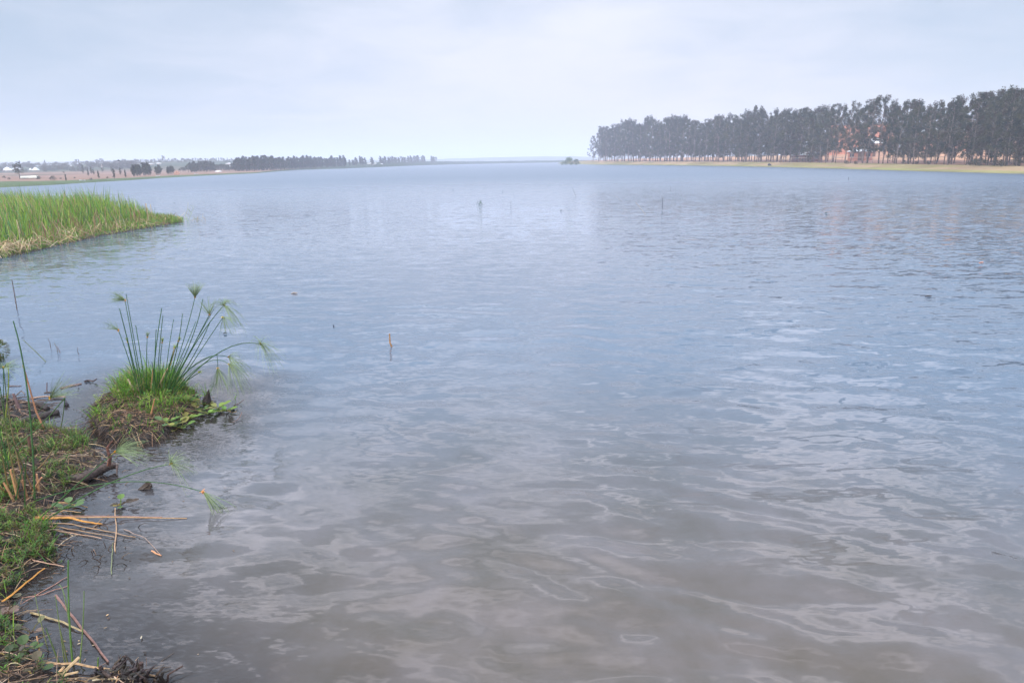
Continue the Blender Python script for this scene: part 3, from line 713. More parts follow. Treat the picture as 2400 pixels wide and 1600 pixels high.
# low reedy fringe on the far shore
mb = MB()
for i in range(5200):
    px = random.uniform(880, 1400); q = landL(px, 300) if False else None
    Y = float(Ys_left(px))+random.uniform(1, 60); d = ray(px, 383); x = d.x/d.y*Y; z = float(z_left(px, Y)); hh = random.uniform(.35, 1.1)*(0.6+.8*float(NZ(px*.05, 2)))
    b = (x+random.uniform(-1, 1), Y, z-.1); mb.blade(b, (b[0]+random.uniform(-.4, .4), Y, z+hh), random.uniform(.8, 1.8), jit((.065, .095, .04)), seg=2, bend=0, side=Vector((1, 0, 0)))
mb.build('shore_reeds', M_LEAF, kind='stuff', label='thin dark fringe of reeds along the low far shore')

def hL(px, py, wpx, hwpx, hrpx, wallc, roofc, label, depth=.8, **k):
    q = landL(px, py); s = q.y/F
    return house(q, wpx*s, wpx*s*depth, hwpx*s, hrpx*s, random.uniform(-.15, .15), wallc, roofc, label, over=.06*wpx*s, win=k.pop('win', 0), door=False, **k)
PINKW = (.5, .36, .3)
hL(18, 401.5, 16, 2.5, 6.5, PINKW, WHITE, 'house with a steep white hipped roof at the left edge of the far shore')
hL(39, 399.5, 15, 2.5, 4.5, PINKW, (.62, .62, .62), 'house with a broad grey-white roof, second from the left edge')
hL(72, 400, 4.5, 2, 3.5, PINKW, WHITE, 'tiny white-roofed hut just left of the steep white gable')
hL(84, 400.5, 11, 2, 6, PINKW, WHITE, 'small house with a steep white roof, right of the tiny hut')
hL(70, 418.5, 33, 2.5, 3.5, (.35, .33, .22), (.72, .70, .58), 'long low shed with a pale cream roof on the bare field', depth=.2, hip=False, name='shed', cat='shed')
hL(166, 391, 5, 1.5, 2, PINKW, WHITE, 'far white-roofed house among the skyline trees left of the tower')
hL(249, 388, 12, 2.5, 1, PINKW, (.5, .48, .5), 'low flat-roofed house right of the pale tower', hip=False)
hL(351, 386.5, 16, 2, 1, PINKW, (.7, .7, .7), 'long flat pale roof on the hill below the skyline, left of the tallest tree', hip=False)
hL(373, 385, 8, 2, 1, PINKW, WHITE, 'short flat white roof at the foot of the tallest hilltop tree', hip=False)
hL(537, 386, 12, 2, 2, PINKW, (.66, .6, .6), 'upper pale-roofed house left of the dense lakeside wood')
hL(541, 391.5, 9, 2, 1.5, PINKW, WHITE, 'lower white-roofed house left of the dense lakeside wood')
hL(776, 384.5, 9, 2, 1, PINKW, (.7, .7, .7), 'pale roof peeping over the right end of the lakeside wood', hip=False)
hL(872, 386.5, 18, 3, 1.2, (.55, .5, .45), (.7, .7, .68), 'long pale low house behind the pair of trees on the left shore', hip=False, depth=.4)
hL(893, 386.5, 7, 2, 1, PINKW, WHITE, 'small pale house right of the long low one on the left shore', hip=False)
# pink cutting (bare earth face)
q = landL(414, 409); s = q.y/F; mb = MB()
for i in range(9):
    for j in range(6):
        pass
rows_ = []
nx, nzv = 12, 8; V = []; 
for j in range(nzv+1):
    for i in range(nx+1):
        V.append(((i/nx-.5)*13*s+random.uniform(-.1, .1), j/nzv*5*s*.6+random.uniform(-.15, .15), -.3+(j/nzv)*12*s*(1-.35*abs(i/nx-.5)*2)))
mb.add(V, [(j*(nx+1)+i, j*(nx+1)+i+1, (j+1)*(nx+1)+i+1, (j+1)*(nx+1)+i) for j in range(nzv) for i in range(nx)]+[(0, nx, (nx+1)*(nzv+1)-1, (nx+1)*nzv)][:0], (.50, .29, .20))
o = mb.build('earth_cutting', M_SOIL, kind='structure'); o.location = q
# pale lattice tower
q = landL(239, 393); s = q.y/F; root = empty('tower', q, 'slim pale tower rising among the trees on the left hill', 'tower')
mb = MB(); mb.tube([(0, 0, -.2), (0, 0, 5*s)], [.9*s, .7*s], (.62, .48, .46), 6); mb.build('shaft', M_WALL, root)
mb = MB(); mb.tube([(0, 0, 5*s), (0, 0, 10*s)], [.35*s, .12*s], (.62, .5, .5), 5); mb.build('mast', M_WALL, root)
# round white canopy
q = landL(512, 404.5); s = q.y/F; root = empty('canopy', q, 'wide white canopy on posts at the water edge of the left shore', 'canopy')
mb = MB(); mb.tube([(0, 0, 2.2*s), (0, 0, 3*s), (0, 0, 4.4*s)], [8*s, 7*s, .5*s], (.75, .76, .76), 12); mb.build('cover', M_ROOF, root)
for sx in (-5, 5):
    for sy in (-3, 3):
        mb = MB(); mb.tube([(sx*s, sy*s, -.1), (sx*s, sy*s, 2.4*s)], .25*s, (.3, .25, .2), 4); mb.build('post', M_BARK, root)
# boats drawn up on the left shore
def boat(px, py, wpx, col, label):
    q = landL(px, py); s = q.y/F; L = wpx*s
    root = empty('rowing_boat', q, label, 'boat'); mb = MB(); V = []; n = 9
    for i in range(n):
        f = i/(n-1)*2-1; wd = .16*L*(1-abs(f)**2.4)+.004; zt = .11*L*(1+.6*f*f)
        V += [(f*L/2, -wd, zt), (f*L/2*.93, -wd*.45, 0.0), (f*L/2*.93, wd*.45, 0.0), (f*L/2, wd, zt), (f*L/2*.95, wd*.8, zt*.98), (f*L/2*.9, 0, .03*L), (f*L/2*.95, -wd*.8, zt*.98)]
    Fc = []
    for i in range(n-1):
        for k in range(7): Fc.append((i*7+k, i*7+(k+1) % 7, (i+1)*7+(k+1) % 7, (i+1)*7+k))
    mb.add(V, Fc, col); mb.build('hull', M_ROOF, root)
    for f in (-.2, .2):
        mb = MB(); mb.box((f*L-.02*L, -.13*L, .085*L), (f*L+.02*L, .13*L, .1*L), (.3, .22, .15)); mb.build('seat', M_WOOD, root)
    root.rotation_euler = (0, 0, random.uniform(-.2, .2))
boat(193, 425, 15, (.7, .7, .72), 'pale boat drawn up on the shore below the bare field')
boat(370, 412.8, 9, (.75, .76, .78), 'small white boat at the foot of the tall shore clumps')
boat(460, 408.3, 9, (.62, .63, .68), 'greyish boat pulled up left of the white canopy')
# bird in flight
bp = AT(278, 377, 120); mb = MB()
mb.tube([(-.28, 0, 0), (-.1, 0, .02), (.12, 0, .03), (.3, 0, 0)], [.02, .09, .1, .02], (.03, .03, .035), 6)
root = empty('bird', bp, 'tiny dark bird flying above the left hill skyline', 'bird'); mb.build('body', M_WOOD, root)
for sg in (-1, 1):
    mb = MB(); mb.add([(-.08, 0, .04), (.12, 0, .04), (.02, sg*.3, .2), (-.12, sg*.32, .18), (-.14, sg*.6, .12)], [(0, 1, 2, 3), (3, 2, 4)], (.03, .03, .035)); mb.build('wing', M_WOOD, root)
root.rotation_euler = (0, 0, .5)

# ------------------------------------------------------------------ reed bed on the left
bedfront = [(-700, 760), (-200, 645), (0, 605), (60, 594), (112, 582), (180, 566), (242, 552), (290, 544), (339, 536), (393, 526.5), (431, 521)]
bf = [G(*p) for p in bedfront]; tipb = bf[-1]
bed = [(p.x, p.y) for p in bf]+[(tipb.x-.6, tipb.y+1.2), (tipb.x-3.5, tipb.y+2.6), (tipb.x-7, tipb.y+4), (-30, 36), (-45, 30), (-45, 10)]
gx, gy = np.meshgrid(np.linspace(-46, -11, 240), np.linspace(6, 38, 220), indexing='ij')
sd_ = sdist(gx, gy, bed)
zz = -0.35+0.42*sm((sd_+.35)/.5)+.10*sm(sd_/2)+.07*(NZ.fbm(gx*2, gy*2)-.5)
c_ = np.ones(gx.shape+(3,))*np.array([.06, .045, .03]); 
grid_obj('reed_bank', gx, gy, zz, c_, M_MUD, kind='structure')
P_G = [(.20, .36, .035), (.27, .42, .05), (.11, .23, .03), (.12, .27, .10), (.34, .45, .09), (.34, .30, .10)]
P_D = [(.42, .30, .16), (.36, .22, .12), (.48, .38, .22), (.28, .16, .09)]
def scatter(n, fn, box, poly):
    pts = []; 
    while len(pts) < n:
        x = np.random.uniform(box[0], box[1], 4000); y = np.random.uniform(box[2], box[3], 4000); d = sdist(x, y, poly)
        for a, b, c in zip(x, y, d):
            if c > 0.02 and random.random() < fn(a, b, c): pts.append((a, b, c))
            if len(pts) >= n: break
    return pts
def vis(x, y):
    p = proj((x, y, .5)); return 1.0 if p[0] > -160 else .12
lean = Vector((-.20, .0, 0))
reeds = MB()
def hole(a, b): return 1.0 if float(NZ.fbm(a*1.6, b*1.6, 3)) > .40 else .25
for (x, y, d) in scatter(19000, lambda a, b, c: hole(a, b)*vis(a, b)*(1.0 if 1.0 < c < 5 else .35 if c >= 5 else .18), (-30, -11, 13, 37), bed):
    px_, _ = proj((x, y, 1)); ends = np.interp(px_, [250, 330, 360, 385, 410, 440], [1, 1, .85, .55, .25, .15])
    hh = (0.35+1.10*float(sm((d-.35)/1.7)))*ends*random.uniform(.72, 1.12)*(0.60+.40*float(NZ(x*.9, y*.9))+.35*float(NZ2(x*2.3, y*2.3)))
    col_ = random.choice(P_G) if random.random() < .90 else random.choice(P_D)
    dx = random.gauss(-.13, .20)*hh; dy = random.gauss(0, .16)*hh
    reeds.blade((x, y, 0), (x+dx, y+dy, hh), random.uniform(.018, .036), jit(col_, .2), bend=random.uniform(-.02, .14), seg=4, droop=random.uniform(0, .2) if random.random() < .72 else random.uniform(.3, .6))
reeds.build('reed_bed', M_LEAF, kind='stuff', label='tall bright green reeds filling the bank at the left edge')
low = MB()
for (x, y, d) in scatter(16000, lambda a, b, c: vis(a, b)*(1.0 if c < 1.7 else .05), (-26, -11, 13, 33), bed):
    hh = random.uniform(.16, .45)*(0.5+.5*float(sm(d/.5))); col_ = random.choice([(.16, .30, .04), (.20, .34, .05), (.11, .21, .04), (.26, .30, .08)]) if random.random() < .85 else random.choice(P_D)
    a = random.uniform(0, 6.28); r_ = random.uniform(.02, .25)
    low.blade((x, y, 0.02), (x+math.cos(a)*r_, y+math.sin(a)*r_-.03, hh), random.uniform(.018, .034), jit(col_, .2), bend=.2, seg=2, droop=.1)
low.build('bank_grass', M_LEAF, kind='stuff', label='low green grass skirting the waterside edge of the reed bed')
dry = MB()
for i in range(700):
    pxx = random.uniform(-60, 420); f = G(pxx, float(np.interp(pxx, [a for a, b in bedfront], [b for a, b in bedfront]))); k = random.random()
    x = f.x-random.uniform(-.05, 1.0); y = f.y+random.uniform(.0, 1.2); w = 1.0 if pxx < 60 else .25
    if random.random() > w: continue
    a = random.uniform(0, 6.28); l = random.uniform(.3, .9)
    dry.tube([(x, y, .05+random.random()*.15), (x+math.cos(a)*l*.5, y+math.sin(a)*l*.5, .15+random.random()*.25), (x+math.cos(a)*l, y+math.sin(a)*l, .05+random.random()*.1)], [.008, .007, .004], jit(random.choice(P_D), .2), 3)
for i in range(34):    # bent dry leaves within the bed
    pxx = random.uniform(0, 400); f = G(pxx, float(np.interp(pxx, [a for a, b in bedfront], [b for a, b in bedfront]))); x = f.x-random.uniform(.2, .8); y = f.y+random.uniform(.6, 2.2)
    hh = random.uniform(.5, .9)*(1 if pxx < 340 else .4); dx = random.uniform(-.3, .3)
    dry.tube([(x, y, 0), (x+dx*.3, y, hh*.6), (x+dx*.7, y-.05, hh), (x+dx*1.5, y-.1, hh*.6)], [.014, .012, .009, .004], jit(random.choice(P_D), .15), 4)
dry.build('reed_litter', M_DRY, kind='stuff', label='broken brown reed stalks along the foot of the reed bed')
def stalks(name, pts_list, label, cat, mat, group=None, tip=None):
    pass
root = empty('reed_stalk', G(433, 521), 'pale bare reed stalks with bent tips at the very point of the reed bank', 'reeds')
for (pts, r, c) in [([(431, 519), (436, 503), (440, 490), (441, 474)], .012, (.50, .46, .34)), ([(441, 520), (446, 505), (453, 488), (452, 482), (446, 483)], .010, (.34, .38, .20)), ([(436, 518), (443, 500), (446, 486)], .008, (.45, .4, .28)), ([(445, 517), (455, 513), (467, 512)], .006, (.3, .28, .2))]:
    b = G(*[(pts[0][0]), pts[0][1]]) ; P3 = [AT(a, q, b.y) for a, q in pts]; mb = MB(); mb.tube([p-root.location for p in P3], [r*(1-.15*i) for i in range(len(P3))], c, 5); mb.build('stalk', M_DRY, root)
    if len(pts) > 3:
        mb = MB(); e = P3[-2]-root.location; mb.blade(e, e+Vector((.16, 0, -.22)), .03, (.2, .3, .08)); mb.build('leaf', M_LEAF, root)

# ================================================================== FOREGROUND, left bank
gx, gy = np.meshgrid(np.arange(-7.5, -0.7, .022), np.arange(1.35, 9.0, .024), indexing='ij')
sA = sdist(gx, gy, polyA); sB = sdist(gx, gy, polyB); sD = sdist(gx, gy, polyD)
wob = .10*(NZ.fbm(gx*5, gy*5, 4)-.5)
def mound(sd, w, hi, k): return -.10+(.10+.035)*sm((sd+wob+.04)/.09)+hi*sm((sd+wob)/w)*k
rough_ = (NZ2.fbm(gx*9, gy*9, 5)-.5)
zz = np.maximum(np.maximum(mound(sA, .35, .07, 1), mound(sB, .3, .015, 1)), mound(sD, .3, .05, 1))+.085*rough_*sm((np.maximum(np.maximum(sA, sB), sD)+.12)/.15)+.02*(NZ.fbm(gx*30, gy*30, 3)-.5)
mk = sm((NZ.fbm(gx*3, gy*3, 4)-.35)/.3)[..., None]
cm_ = np.array([.016, .012, .010])*(1-mk)+np.array([.042, .030, .022])*mk
grid_obj('mud_bank', gx, gy, zz, cm_, M_MUD, kind='structure')
def hgt(x, y):
    i = int(round((x+7.5)/.022)); j = int(round((y-1.35)/.024))
    if 0 <= i < gx.shape[0] and 0 <= j < gx.shape[1]: return float(zz[i, j])
    return -.1
gx2, gy2 = np.meshgrid(np.arange(-3.9, -1.9, .014), np.arange(4.6, 7.0, .016), indexing='ij')
sC = sdist(gx2, gy2, polyC); w2 = .09*(NZ.fbm(gx2*7, gy2*7, 4)-.5)
zC = -.10+(.10+.05)*sm((sC+w2+.03)/.07)+.045*sm((sC+w2)/.22)+.07*(NZ2.fbm(gx2*12, gy2*12, 5)-.5)*sm((sC+.1)/.12)+.02*(NZ.fbm(gx2*40, gy2*40, 3)-.5)
mk = sm((NZ.fbm(gx2*5, gy2*5, 4)-.35)/.3)[..., None]
grid_obj('mud_islet', gx2, gy2, zC, np.array([.014, .010, .008])*(1-mk)+np.array([.036, .026, .019])*mk, M_MUD, kind='structure')
def hC(x, y):
    i = int(round((x+3.9)/.014)); j = int(round((y-4.6)/.016))
    return float(zC[i, j]) if 0 <= i < gx2.shape[0] and 0 <= j < gx2.shape[1] else -.1

BG = [(.12, .27, .018), (.18, .34, .025), (.08, .18, .02), (.26, .36, .05), (.07, .19, .035)]
BD = [(.30, .19, .10), (.20, .13, .08), (.38, .28, .17), (.13, .085, .055)]
BROWN = [(.050, .032, .022), (.085, .052, .032), (.15, .095, .06), (.026, .018, .013)]

def scat(n, poly, h_, fn=lambda x, y, d: 1.0, xl=-5.2, pmin=-80):
    P = np.array(poly); bx = (max(P[:, 0].min(), xl), P[:, 0].max(), max(P[:, 1].min(), 1.5), P[:, 1].max()); out = []; guard = 0
    while len(out) < n and guard < 60:
        guard += 1
        x = np.random.uniform(bx[0], bx[1], 3000); y = np.random.uniform(bx[2], bx[3], 3000); d = sdist(x, y, poly)
        for a, b, c in zip(x, y, d):
            if c > -.01 and random.random() < fn(a, b, c):
                pp = proj((a, b, 0))
                if pp[0] > pmin-120 and pp[1] < 1720: out.append((a, b, c, h_(a, b)))
                if len(out) >= n: break
    return out
def sprig(mb, p, h, c, n=4, ll=.030):
    p = Vector(p); top = p+Vector((random.gauss(0, .35)*h, random.gauss(0, .35)*h, h))
    mb.tube([p, (p+top)/2+Vector((0, 0, .003)), top], [.0016, .0014, .001], (c[0]*.8+.05, c[1]*.7, c[2]), 3)
    for k in range(n):
        q = p+(top-p)*((k+1)/n); a0 = random.uniform(0, 6.28)
        for m in range(4):
            a = a0+m*1.57+random.uniform(-.3, .3); d = Vector((math.cos(a), math.sin(a), random.uniform(.15, .9)))
            mb.leaf(q, d, (0, 0, 1.01), ll*random.uniform(.7, 1.2), ll*.20, jit(c, .2), .1)

# --- islet grass, thickest and tallest round the papyrus foot
cc = G(372, 925); ctr = (cc.x, cc.y)
g1 = MB()
for (x, y, d, z) in scat(5200, polyC, hC, lambda x, y, d: (.25+.75*math.exp(-((x-ctr[0])**2+(y-ctr[1])**2)/.10))*(float(NZ.fbm(x*6, y*6, 3)) > .38)):
    r = math.hypot(x-ctr[0], y-ctr[1]); px_, py_ = proj((x, y, .1))
    if py_ > 972 and random.random() < .85: continue
    h = (0.04+.17*math.exp(-(r/.24)**2)+.20*float(NZ2(x*9, y*9))**2*(1.2 if x < ctr[0] else .7))*random.uniform(.4, 1.25); a = math.atan2(y-ctr[1], x-ctr[0])+random.gauss(0, 1.4); l = h*random.uniform(.2, 1.1)
    g1.blade((x, y, z-.01), (x+math.cos(a)*l, y+math.sin(a)*l, z+h), random.uniform(.004, .0085), jit(random.choice(BG) if random.random() < .80 else random.choice(BD), .22), bend=.35, seg=3, droop=random.uniform(0, .25))
for (x, y, d, z) in scat(60, polyC, hC): sprig(g1, (x, y, z), random.uniform(.05, .13), random.choice(BG), 4)
g1.build('islet_grass', M_LEAF, kind='stuff', label='bright green grass growing over the small mud islet')
r1 = MB()                                            # dead roots and straw draped over the islet's dark flank
for (x, y, d, z) in scat(2000, polyC, hC, lambda x, y, d: 1.0 if (y < ctr[1]-.05 or x < ctr[0]-.3) else .12):
    a = random.uniform(0, 6.28); l = random.uniform(.05, .20); p = Vector((x, y, z+.012)); q = Vector((x+math.cos(a)*l, y+math.sin(a)*l, 0)); q.z = max(.0, hC(q.x, q.y)+.008)
    r1.tube(bez(p, (p+q)/2+Vector((0, 0, random.uniform(.0, .05))), q, 4), [.0022, .002, .0018, .0015, .001], jit(random.choice(BROWN+BD[:1]), .25), 3)
r1.build('root_tangle', M_WOOD, kind='stuff', label='tangle of dead brown roots covering the near flank of the islet')

# --- papyrus
STEMC = (.042, .125, .035)
def umbel(parent, tip_, axis, L, n, spread, droop, origin, c=(.24, .32, .14), core=(.55, .30, .08), cs=.010, curl=1.0):
    mb = MB(); tip_ = Vector(tip_)-origin; axis = Vector(axis).normalized(); a1 = axis.orthogonal().normalized(); a2 = axis.cross(a1)
    for i in range(int(n*1.0)):
        th = spread*math.sqrt(random.random()); ph = random.uniform(0, 6.28)
        d = axis*math.cos(th)+(a1*math.cos(ph)+a2*math.sin(ph))*math.sin(th); l = L*random.uniform(.65, 1.1)
        pts = []
        for k in range(5):
            f = k/4; p = tip_+d*l*f; p = p+Vector((0, 0, -droop*l*f*f*random.uniform(.8, 1.2))); pts.append(p)
        mb.tube(pts, [.0011, .0010, .0009, .0008, .0005], jit(c, .2), 3)
        if random.random() < .3:
            e = pts[-1]; 
            for q in range(2): mb.tube([e, e+Vector((random.gauss(0, .012), random.gauss(0, .012), random.gauss(-.01*droop, .01)))], [.0006, .0004], jit(c, .2), 3)
    for i in range(9):
        d = (axis+Vector((random.gauss(0, .5), random.gauss(0, .5), random.gauss(0, .5)))).normalized()
        mb.leaf(tip_-axis*cs*.8, d, (0.1, .2, 1), cs*2.2, cs*.9, jit(core, .2), .2)
    mb.tube([tip_-axis*cs, tip_, tip_+axis*cs], [cs*.25, cs*.5, cs*.15], core, 5)
    return mb.build('umbel', M_LEAF, parent)
def stem(root, bp, tp, dy=0.0, mid=None, r=.0042, um=None, c=STEMC, base_brown=False, bz=None, hfun=None, name='stem', mat=None):
    b = G(*bp); z = (hfun or hC)(b.x, b.y); b.z = max(z, 0)-.02 if z > -.08 else -.03
    t = AT(tp[0], tp[1], b.y+dy)
    if mid is None: m = (b+t)/2+Vector((0, 0, (t-b).length*.04))+Vector((-(t.x-b.x)*.08, 0, 0))
    else:
        q = AT(mid[0], mid[1], b.y+dy*.5); m = q*2-(b+t)/2
    pts = bez(b, m, t, 9); o3 = root.location
    mb = MB(); c0 = (.35, .20, .09) if base_brown else (c[0]*1.35, c[1]*1.1, c[2])
    mb.tube([p-o3 for p in pts], [r*(1-.045*i) for i in range(10)], jit(c0, .1), 5, c2=jit(c, .15))
    if um: # sheath leaves near base
        pass
    s = mb.build(name, mat or M_LEAF, root)
    ax = (pts[-1]-pts[-2]).normalized()
    if um: umbel(s, pts[-1], um.get('ax', ax), um.get('L', .15), um.get('n', 60), um.get('sp', 1.2), um.get('dr', .5), o3, um.get('c', (.25, .33, .15)), um.get('core', (.55, .30, .08)), um.get('cs', .011))
    return s
def fan(**k): d = dict(L=.16, n=70, sp=.75, dr=.05); d.update(k); return d
def ball(**k): d = dict(L=.20, n=60, sp=1.7, dr=.75); d.update(k); return d
def bud(**k): d = dict(L=.05, n=30, sp=.35, dr=0, cs=.009, c=(.30, .38, .08)); d.update(k); return d
pr1 = empty('papyrus_plant', Vector((ctr[0], ctr[1], .02)), 'tall papyrus clump with feathery heads growing on the small mud islet', 'papyrus')
SL_ = [((336, 950), (293, 704), .1, None, fan(ax=(-.75, 0, .45), n=60, L=.14, sp=.7, dr=.15)), ((341, 952), (295.5, 689), 0, None, None), ((336, 955), (280, 723), -.05, None, None), ((332, 950), (277.5, 773), .05, None, fan(ax=(-.8, 0, .5), n=22, L=.15, sp=.8)),
 ((347, 945), (345, 790), 0, None, fan(L=.06, n=26, sp=.5)), ((365, 955), (366, 771), .05, None, None), ((360, 950), (379, 722), .1, (364, 830), None), ((370, 948), (382, 739), .0, (372, 840), None), ((376, 945), (380, 803), -.1, None, bud(L=.055)),
 ((386, 950), (407, 748), .1, None, None), ((388, 945), (427.5, 735), 0, (414, 820), None), ((382, 950), (408, 816), .15, None, bud(core=(.6, .4, .06), L=.045, sp=.8)), ((384, 940), (418, 800), -.1, None, bud()), ((388, 948), (457, 697), 0, (425, 815), fan(n=95, L=.155, sp=.62, ax=(.1, 0, 1))),
 ((392, 945), (475.5, 700), .1, (447, 800), None), ((386, 942), (459, 753), .2, (425, 835), None), ((394, 948), (491, 737), 0, (440, 835), fan(n=36, L=.17, sp=.8, ax=(-.1, 0, 1))), ((398, 945), (525, 715), .05, (455, 810), ball(n=85, L=.20)), ((396, 942), (501, 725), -.05, (450, 815), None),
 ((400, 948), (523, 743), -.1, (468, 825), ball(n=42, L=.13, sp=1.2, ax=(.4, 0, -.4), dr=.5, core=(.6, .45, .08))), ((400, 955), (610, 806), -.1, (510, 828), ball(n=64, L=.21, ax=(.8, 0, .3), dr=.75)), ((402, 945), (537, 854), -.2, (478, 852), ball(n=70, L=.22, sp=1.3, ax=(.6, 0, -.2), dr=.8, core=(.65, .5, .1))),
 ((400, 940), (536, 837), .15, (470, 845), ball(n=45, L=.20, sp=1.2, ax=(.9, 0, .0), dr=.8)), ((398, 942), (492, 755), .12, (450, 840), None), ((405, 938), (467, 873), 0, (440, 890), bud(L=.03, sp=1, core=(.45, .4, .1))), ((330, 945), (299, 802), -.1, None, bud(L=.045)), ((345, 940), (318, 762), .15, None, None),
 ((374, 950), (356, 848), -.15, None, None), ((395, 950), (440, 868), -.2, None, None), ((378, 950), (396, 868), .0, None, None), ((390, 952), (428, 838), -.12, None, None)]
for (b, t, dy, m, u) in SL_: stem(pr1, b, t, dy, m, random.uniform(.0040, .0058), u)
# hanging head on a snapped stem
o3 = pr1.location; yy = ctr[1]-.15
P0 = AT(509, 831, yy); P1 = AT(510.5, 862, yy); mb = MB(); q0 = AT(440, 868, yy); mb.tube([p-o3 for p in bez(q0, AT(480, 838, yy), P0, 5)]+[P1-o3], [.003]*7, STEMC, 4); sn = mb.build('stem', M_LEAF, pr1); umbel(sn, P1, (.1, 0, -1), .30, 60, .65, -.05, o3, core=(.6, .4, .15))
# green basal leaves of the papyrus
mb = MB()
for i in range(110):
    a = random.uniform(0, 6.28); r = abs(random.gauss(0, .11)); x = ctr[0]+math.cos(a)*r; y = ctr[1]+math.sin(a)*r; h = random.uniform(.12, .34); l = h*random.uniform(.15, .9)
    mb.blade((x-o3.x, y-o3.y, hC(x, y)-o3.z), (x+math.cos(a)*l-o3.x, y+math.sin(a)*l-o3.y, hC(x, y)+h-o3.z), random.uniform(.006, .012), jit(random.choice([(.13, .30, .04), (.17, .34, .05), (.09, .2, .04)]), .15), bend=.15, seg=3)
mb.build('basal_leaves', M_LEAF, pr1, kind='stuff')
def drystalk(pts, r, c, label, y0=None, name='dry_stalk', mat=None, cat='stalk', n=6, rough=0, group=None, zs=None, base='ground'):
    b = G(*pts[0]); yb = b.y if y0 is None else y0
    P3 = [AT(p[0], p[1], yb+(0 if len(p) < 3 else p[2])) for p in pts]
    mb = MB(); L = len(P3); mb.tube([p-P3[0] for p in P3], [r*(1-.3*i/(L-1)) for i in range(L)], c, n, rough=rough)
    o = mb.build(name, mat or M_DRY, label=label, category=cat); o.location = P3[0]
    if group: o['group'] = group
    return o
def floatstick(pts, r, c, label, name='dry_reed', mat=None, cat='reed', z=.006, n=5, group=None, rough=0.0):
    P3 = [G(a, b, z if len(q_) < 1 else q_[0]) for a, b, *q_ in pts]; mb = MB(); L = len(P3)
    # resample with slight waver
    Q = []
    for i in range(L-1):
        for k in range(4): Q.append(P3[i].lerp(P3[i+1], k/4)+Vector((random.uniform(-.003, .003), random.uniform(-.004, .004), random.uniform(-.002, .003))))
    Q.append(P3[-1]); K = len(Q)
    mb.tube([p-P3[0] for p in Q], [r*(1-.35*i/(K-1)) for i in range(K)], c, n, rough=rough)
    o = mb.build(name, mat or M_DRY, label=label, category=cat); o.location = P3[0]
    if group: o['group'] = group
    return o
TAN = (.38, .22, .10); TAN2 = (.30, .19, .11); ORG = (.50, .23, .05)
drystalk([(327, 945), (314, 915), (299, 888)], .013, (.48, .33, .24), 'thick dry tan stub leaning left out of the islet grass')
drystalk([(352, 945), (355, 905), (359, 862)], .008, TAN, 'upright orange-tan dry stalk in the middle of the islet grass')
drystalk([(356, 940), (385, 878), (399, 855), (409, 820)], .008, (.46, .32, .18), 'frayed tan stalk leaning right among the papyrus stems')
drystalk([(362, 915), (395, 893), (430, 886), (431, 920)], .0045, TAN, 'thin dry stalk bent over at a right angle on the right of the islet')
drystalk([(347, 1000), (357, 960), (362, 935)], .008, (.40, .20, .09), 'short rusty stub at the foot of the papyrus')
drystalk([(372, 1003), (374, 985), (374, 975)], .009, (.22, .13, .08), 'short brown peg standing on the near side of the islet')
mb = MB(); b0 = G(486, 946)        # dark pointed lump right of the islet
mb.tube([(0, 0, -.05), (0, 0, .03), (.02, 0, .10), (.03, 0, .14)], [.05, .045, .02, .004], (.03, .022, .018), 7, rough=.25); o = mb.build('mud_lump', M_MUD, label='dark pointed mud lump with a grass tuft right of the islet', category='mud lump'); o.location = b0
mb = MB()
for i in range(28): mb.blade((0, 0, .05), (random.uniform(-.10, .12), random.uniform(-.05, .05), random.uniform(.10, .24)), .004, jit(BG[0], .2), bend=.2)
mb.build('grass_tuft', M_LEAF, o)

# floating leafy plants
def rosette(px, py, n, L, spread, label, name='water_hyacinth', colors=None, petiole=.05, cat='water plant', z0=.01, flat=.6):
    p = G(px, py); h_ = max(hgt(p.x, p.y), hC(p.x, p.y), 0)+z0
    root = empty(name, Vector((p.x, p.y, h_)), label, cat)
    for i in range(n):
        a = 6.28*i/n+random.uniform(-.4, .4); d = Vector((math.cos(a), math.sin(a), random.uniform(0, flat))); s = spread*random.uniform(.2, 1.0); l = L*random.uniform(.7, 1.25)
        c = jit(random.choice(colors or [(.12, .22, .045), (.17, .26, .05), (.10, .17, .06), (.22, .22, .06)]), .2)
        mb = MB(); q = d*s; mb.tube([(0, 0, 0), q*.6+Vector((0, 0, .01)), q], [.004, .0035, .003], (c[0]*.9, c[1]*.8, c[2]*.7), 4)
        # rounded cupped blade
        dd = d.normalized(); sd2 = dd.cross(Vector((0, 0, 1))).normalized(); up2 = sd2.cross(dd).normalized(); vs = [tuple(q)]; K = 9
        for k in range(K):
            th = -2.6+5.2*k/(K-1); rr_ = l*.5; v = q+dd*(l*.5-math.cos(th)*-1*rr_*-1*0+math.cos(th)*rr_*1.0)+sd2*(math.sin(th)*rr_*.92)+up2*(.12*l*math.sin(th)**2*random.uniform(.6, 1.3)); vs.append(tuple(v))
        ctr_ = q+dd*l*.5-up2*.03*l; vs.append(tuple(ctr_)); fs = [(K+1, k, k+1) for k in range(1, K)]+[(K+1, K, 0), (K+1, 0, 1)]
        mb.add(vs, fs, c); mb.build('leaf', M_LEAF, root)
    return root
HY = [('left of the row', 408, 1000), ('nearest', 440, 985), ('in the middle', 462, 966), ('behind the middle', 448, 955), ('to the right', 490, 972), ('near the right tip', 512, 960), ('at the right tip', 531, 966), ('at the back', 478, 951), ('lowest, by the dark water', 425, 1004), ('tucked against the mud', 392, 1010)]
for nm, a, b in HY: rosette(a, b, 8, .062, .07, f'small round-leaved floating plant beside the islet, {nm} of the mat' if not nm.startswith(('low', 'tuck')) else f'small round-leaved floating plant beside the islet, {nm}')
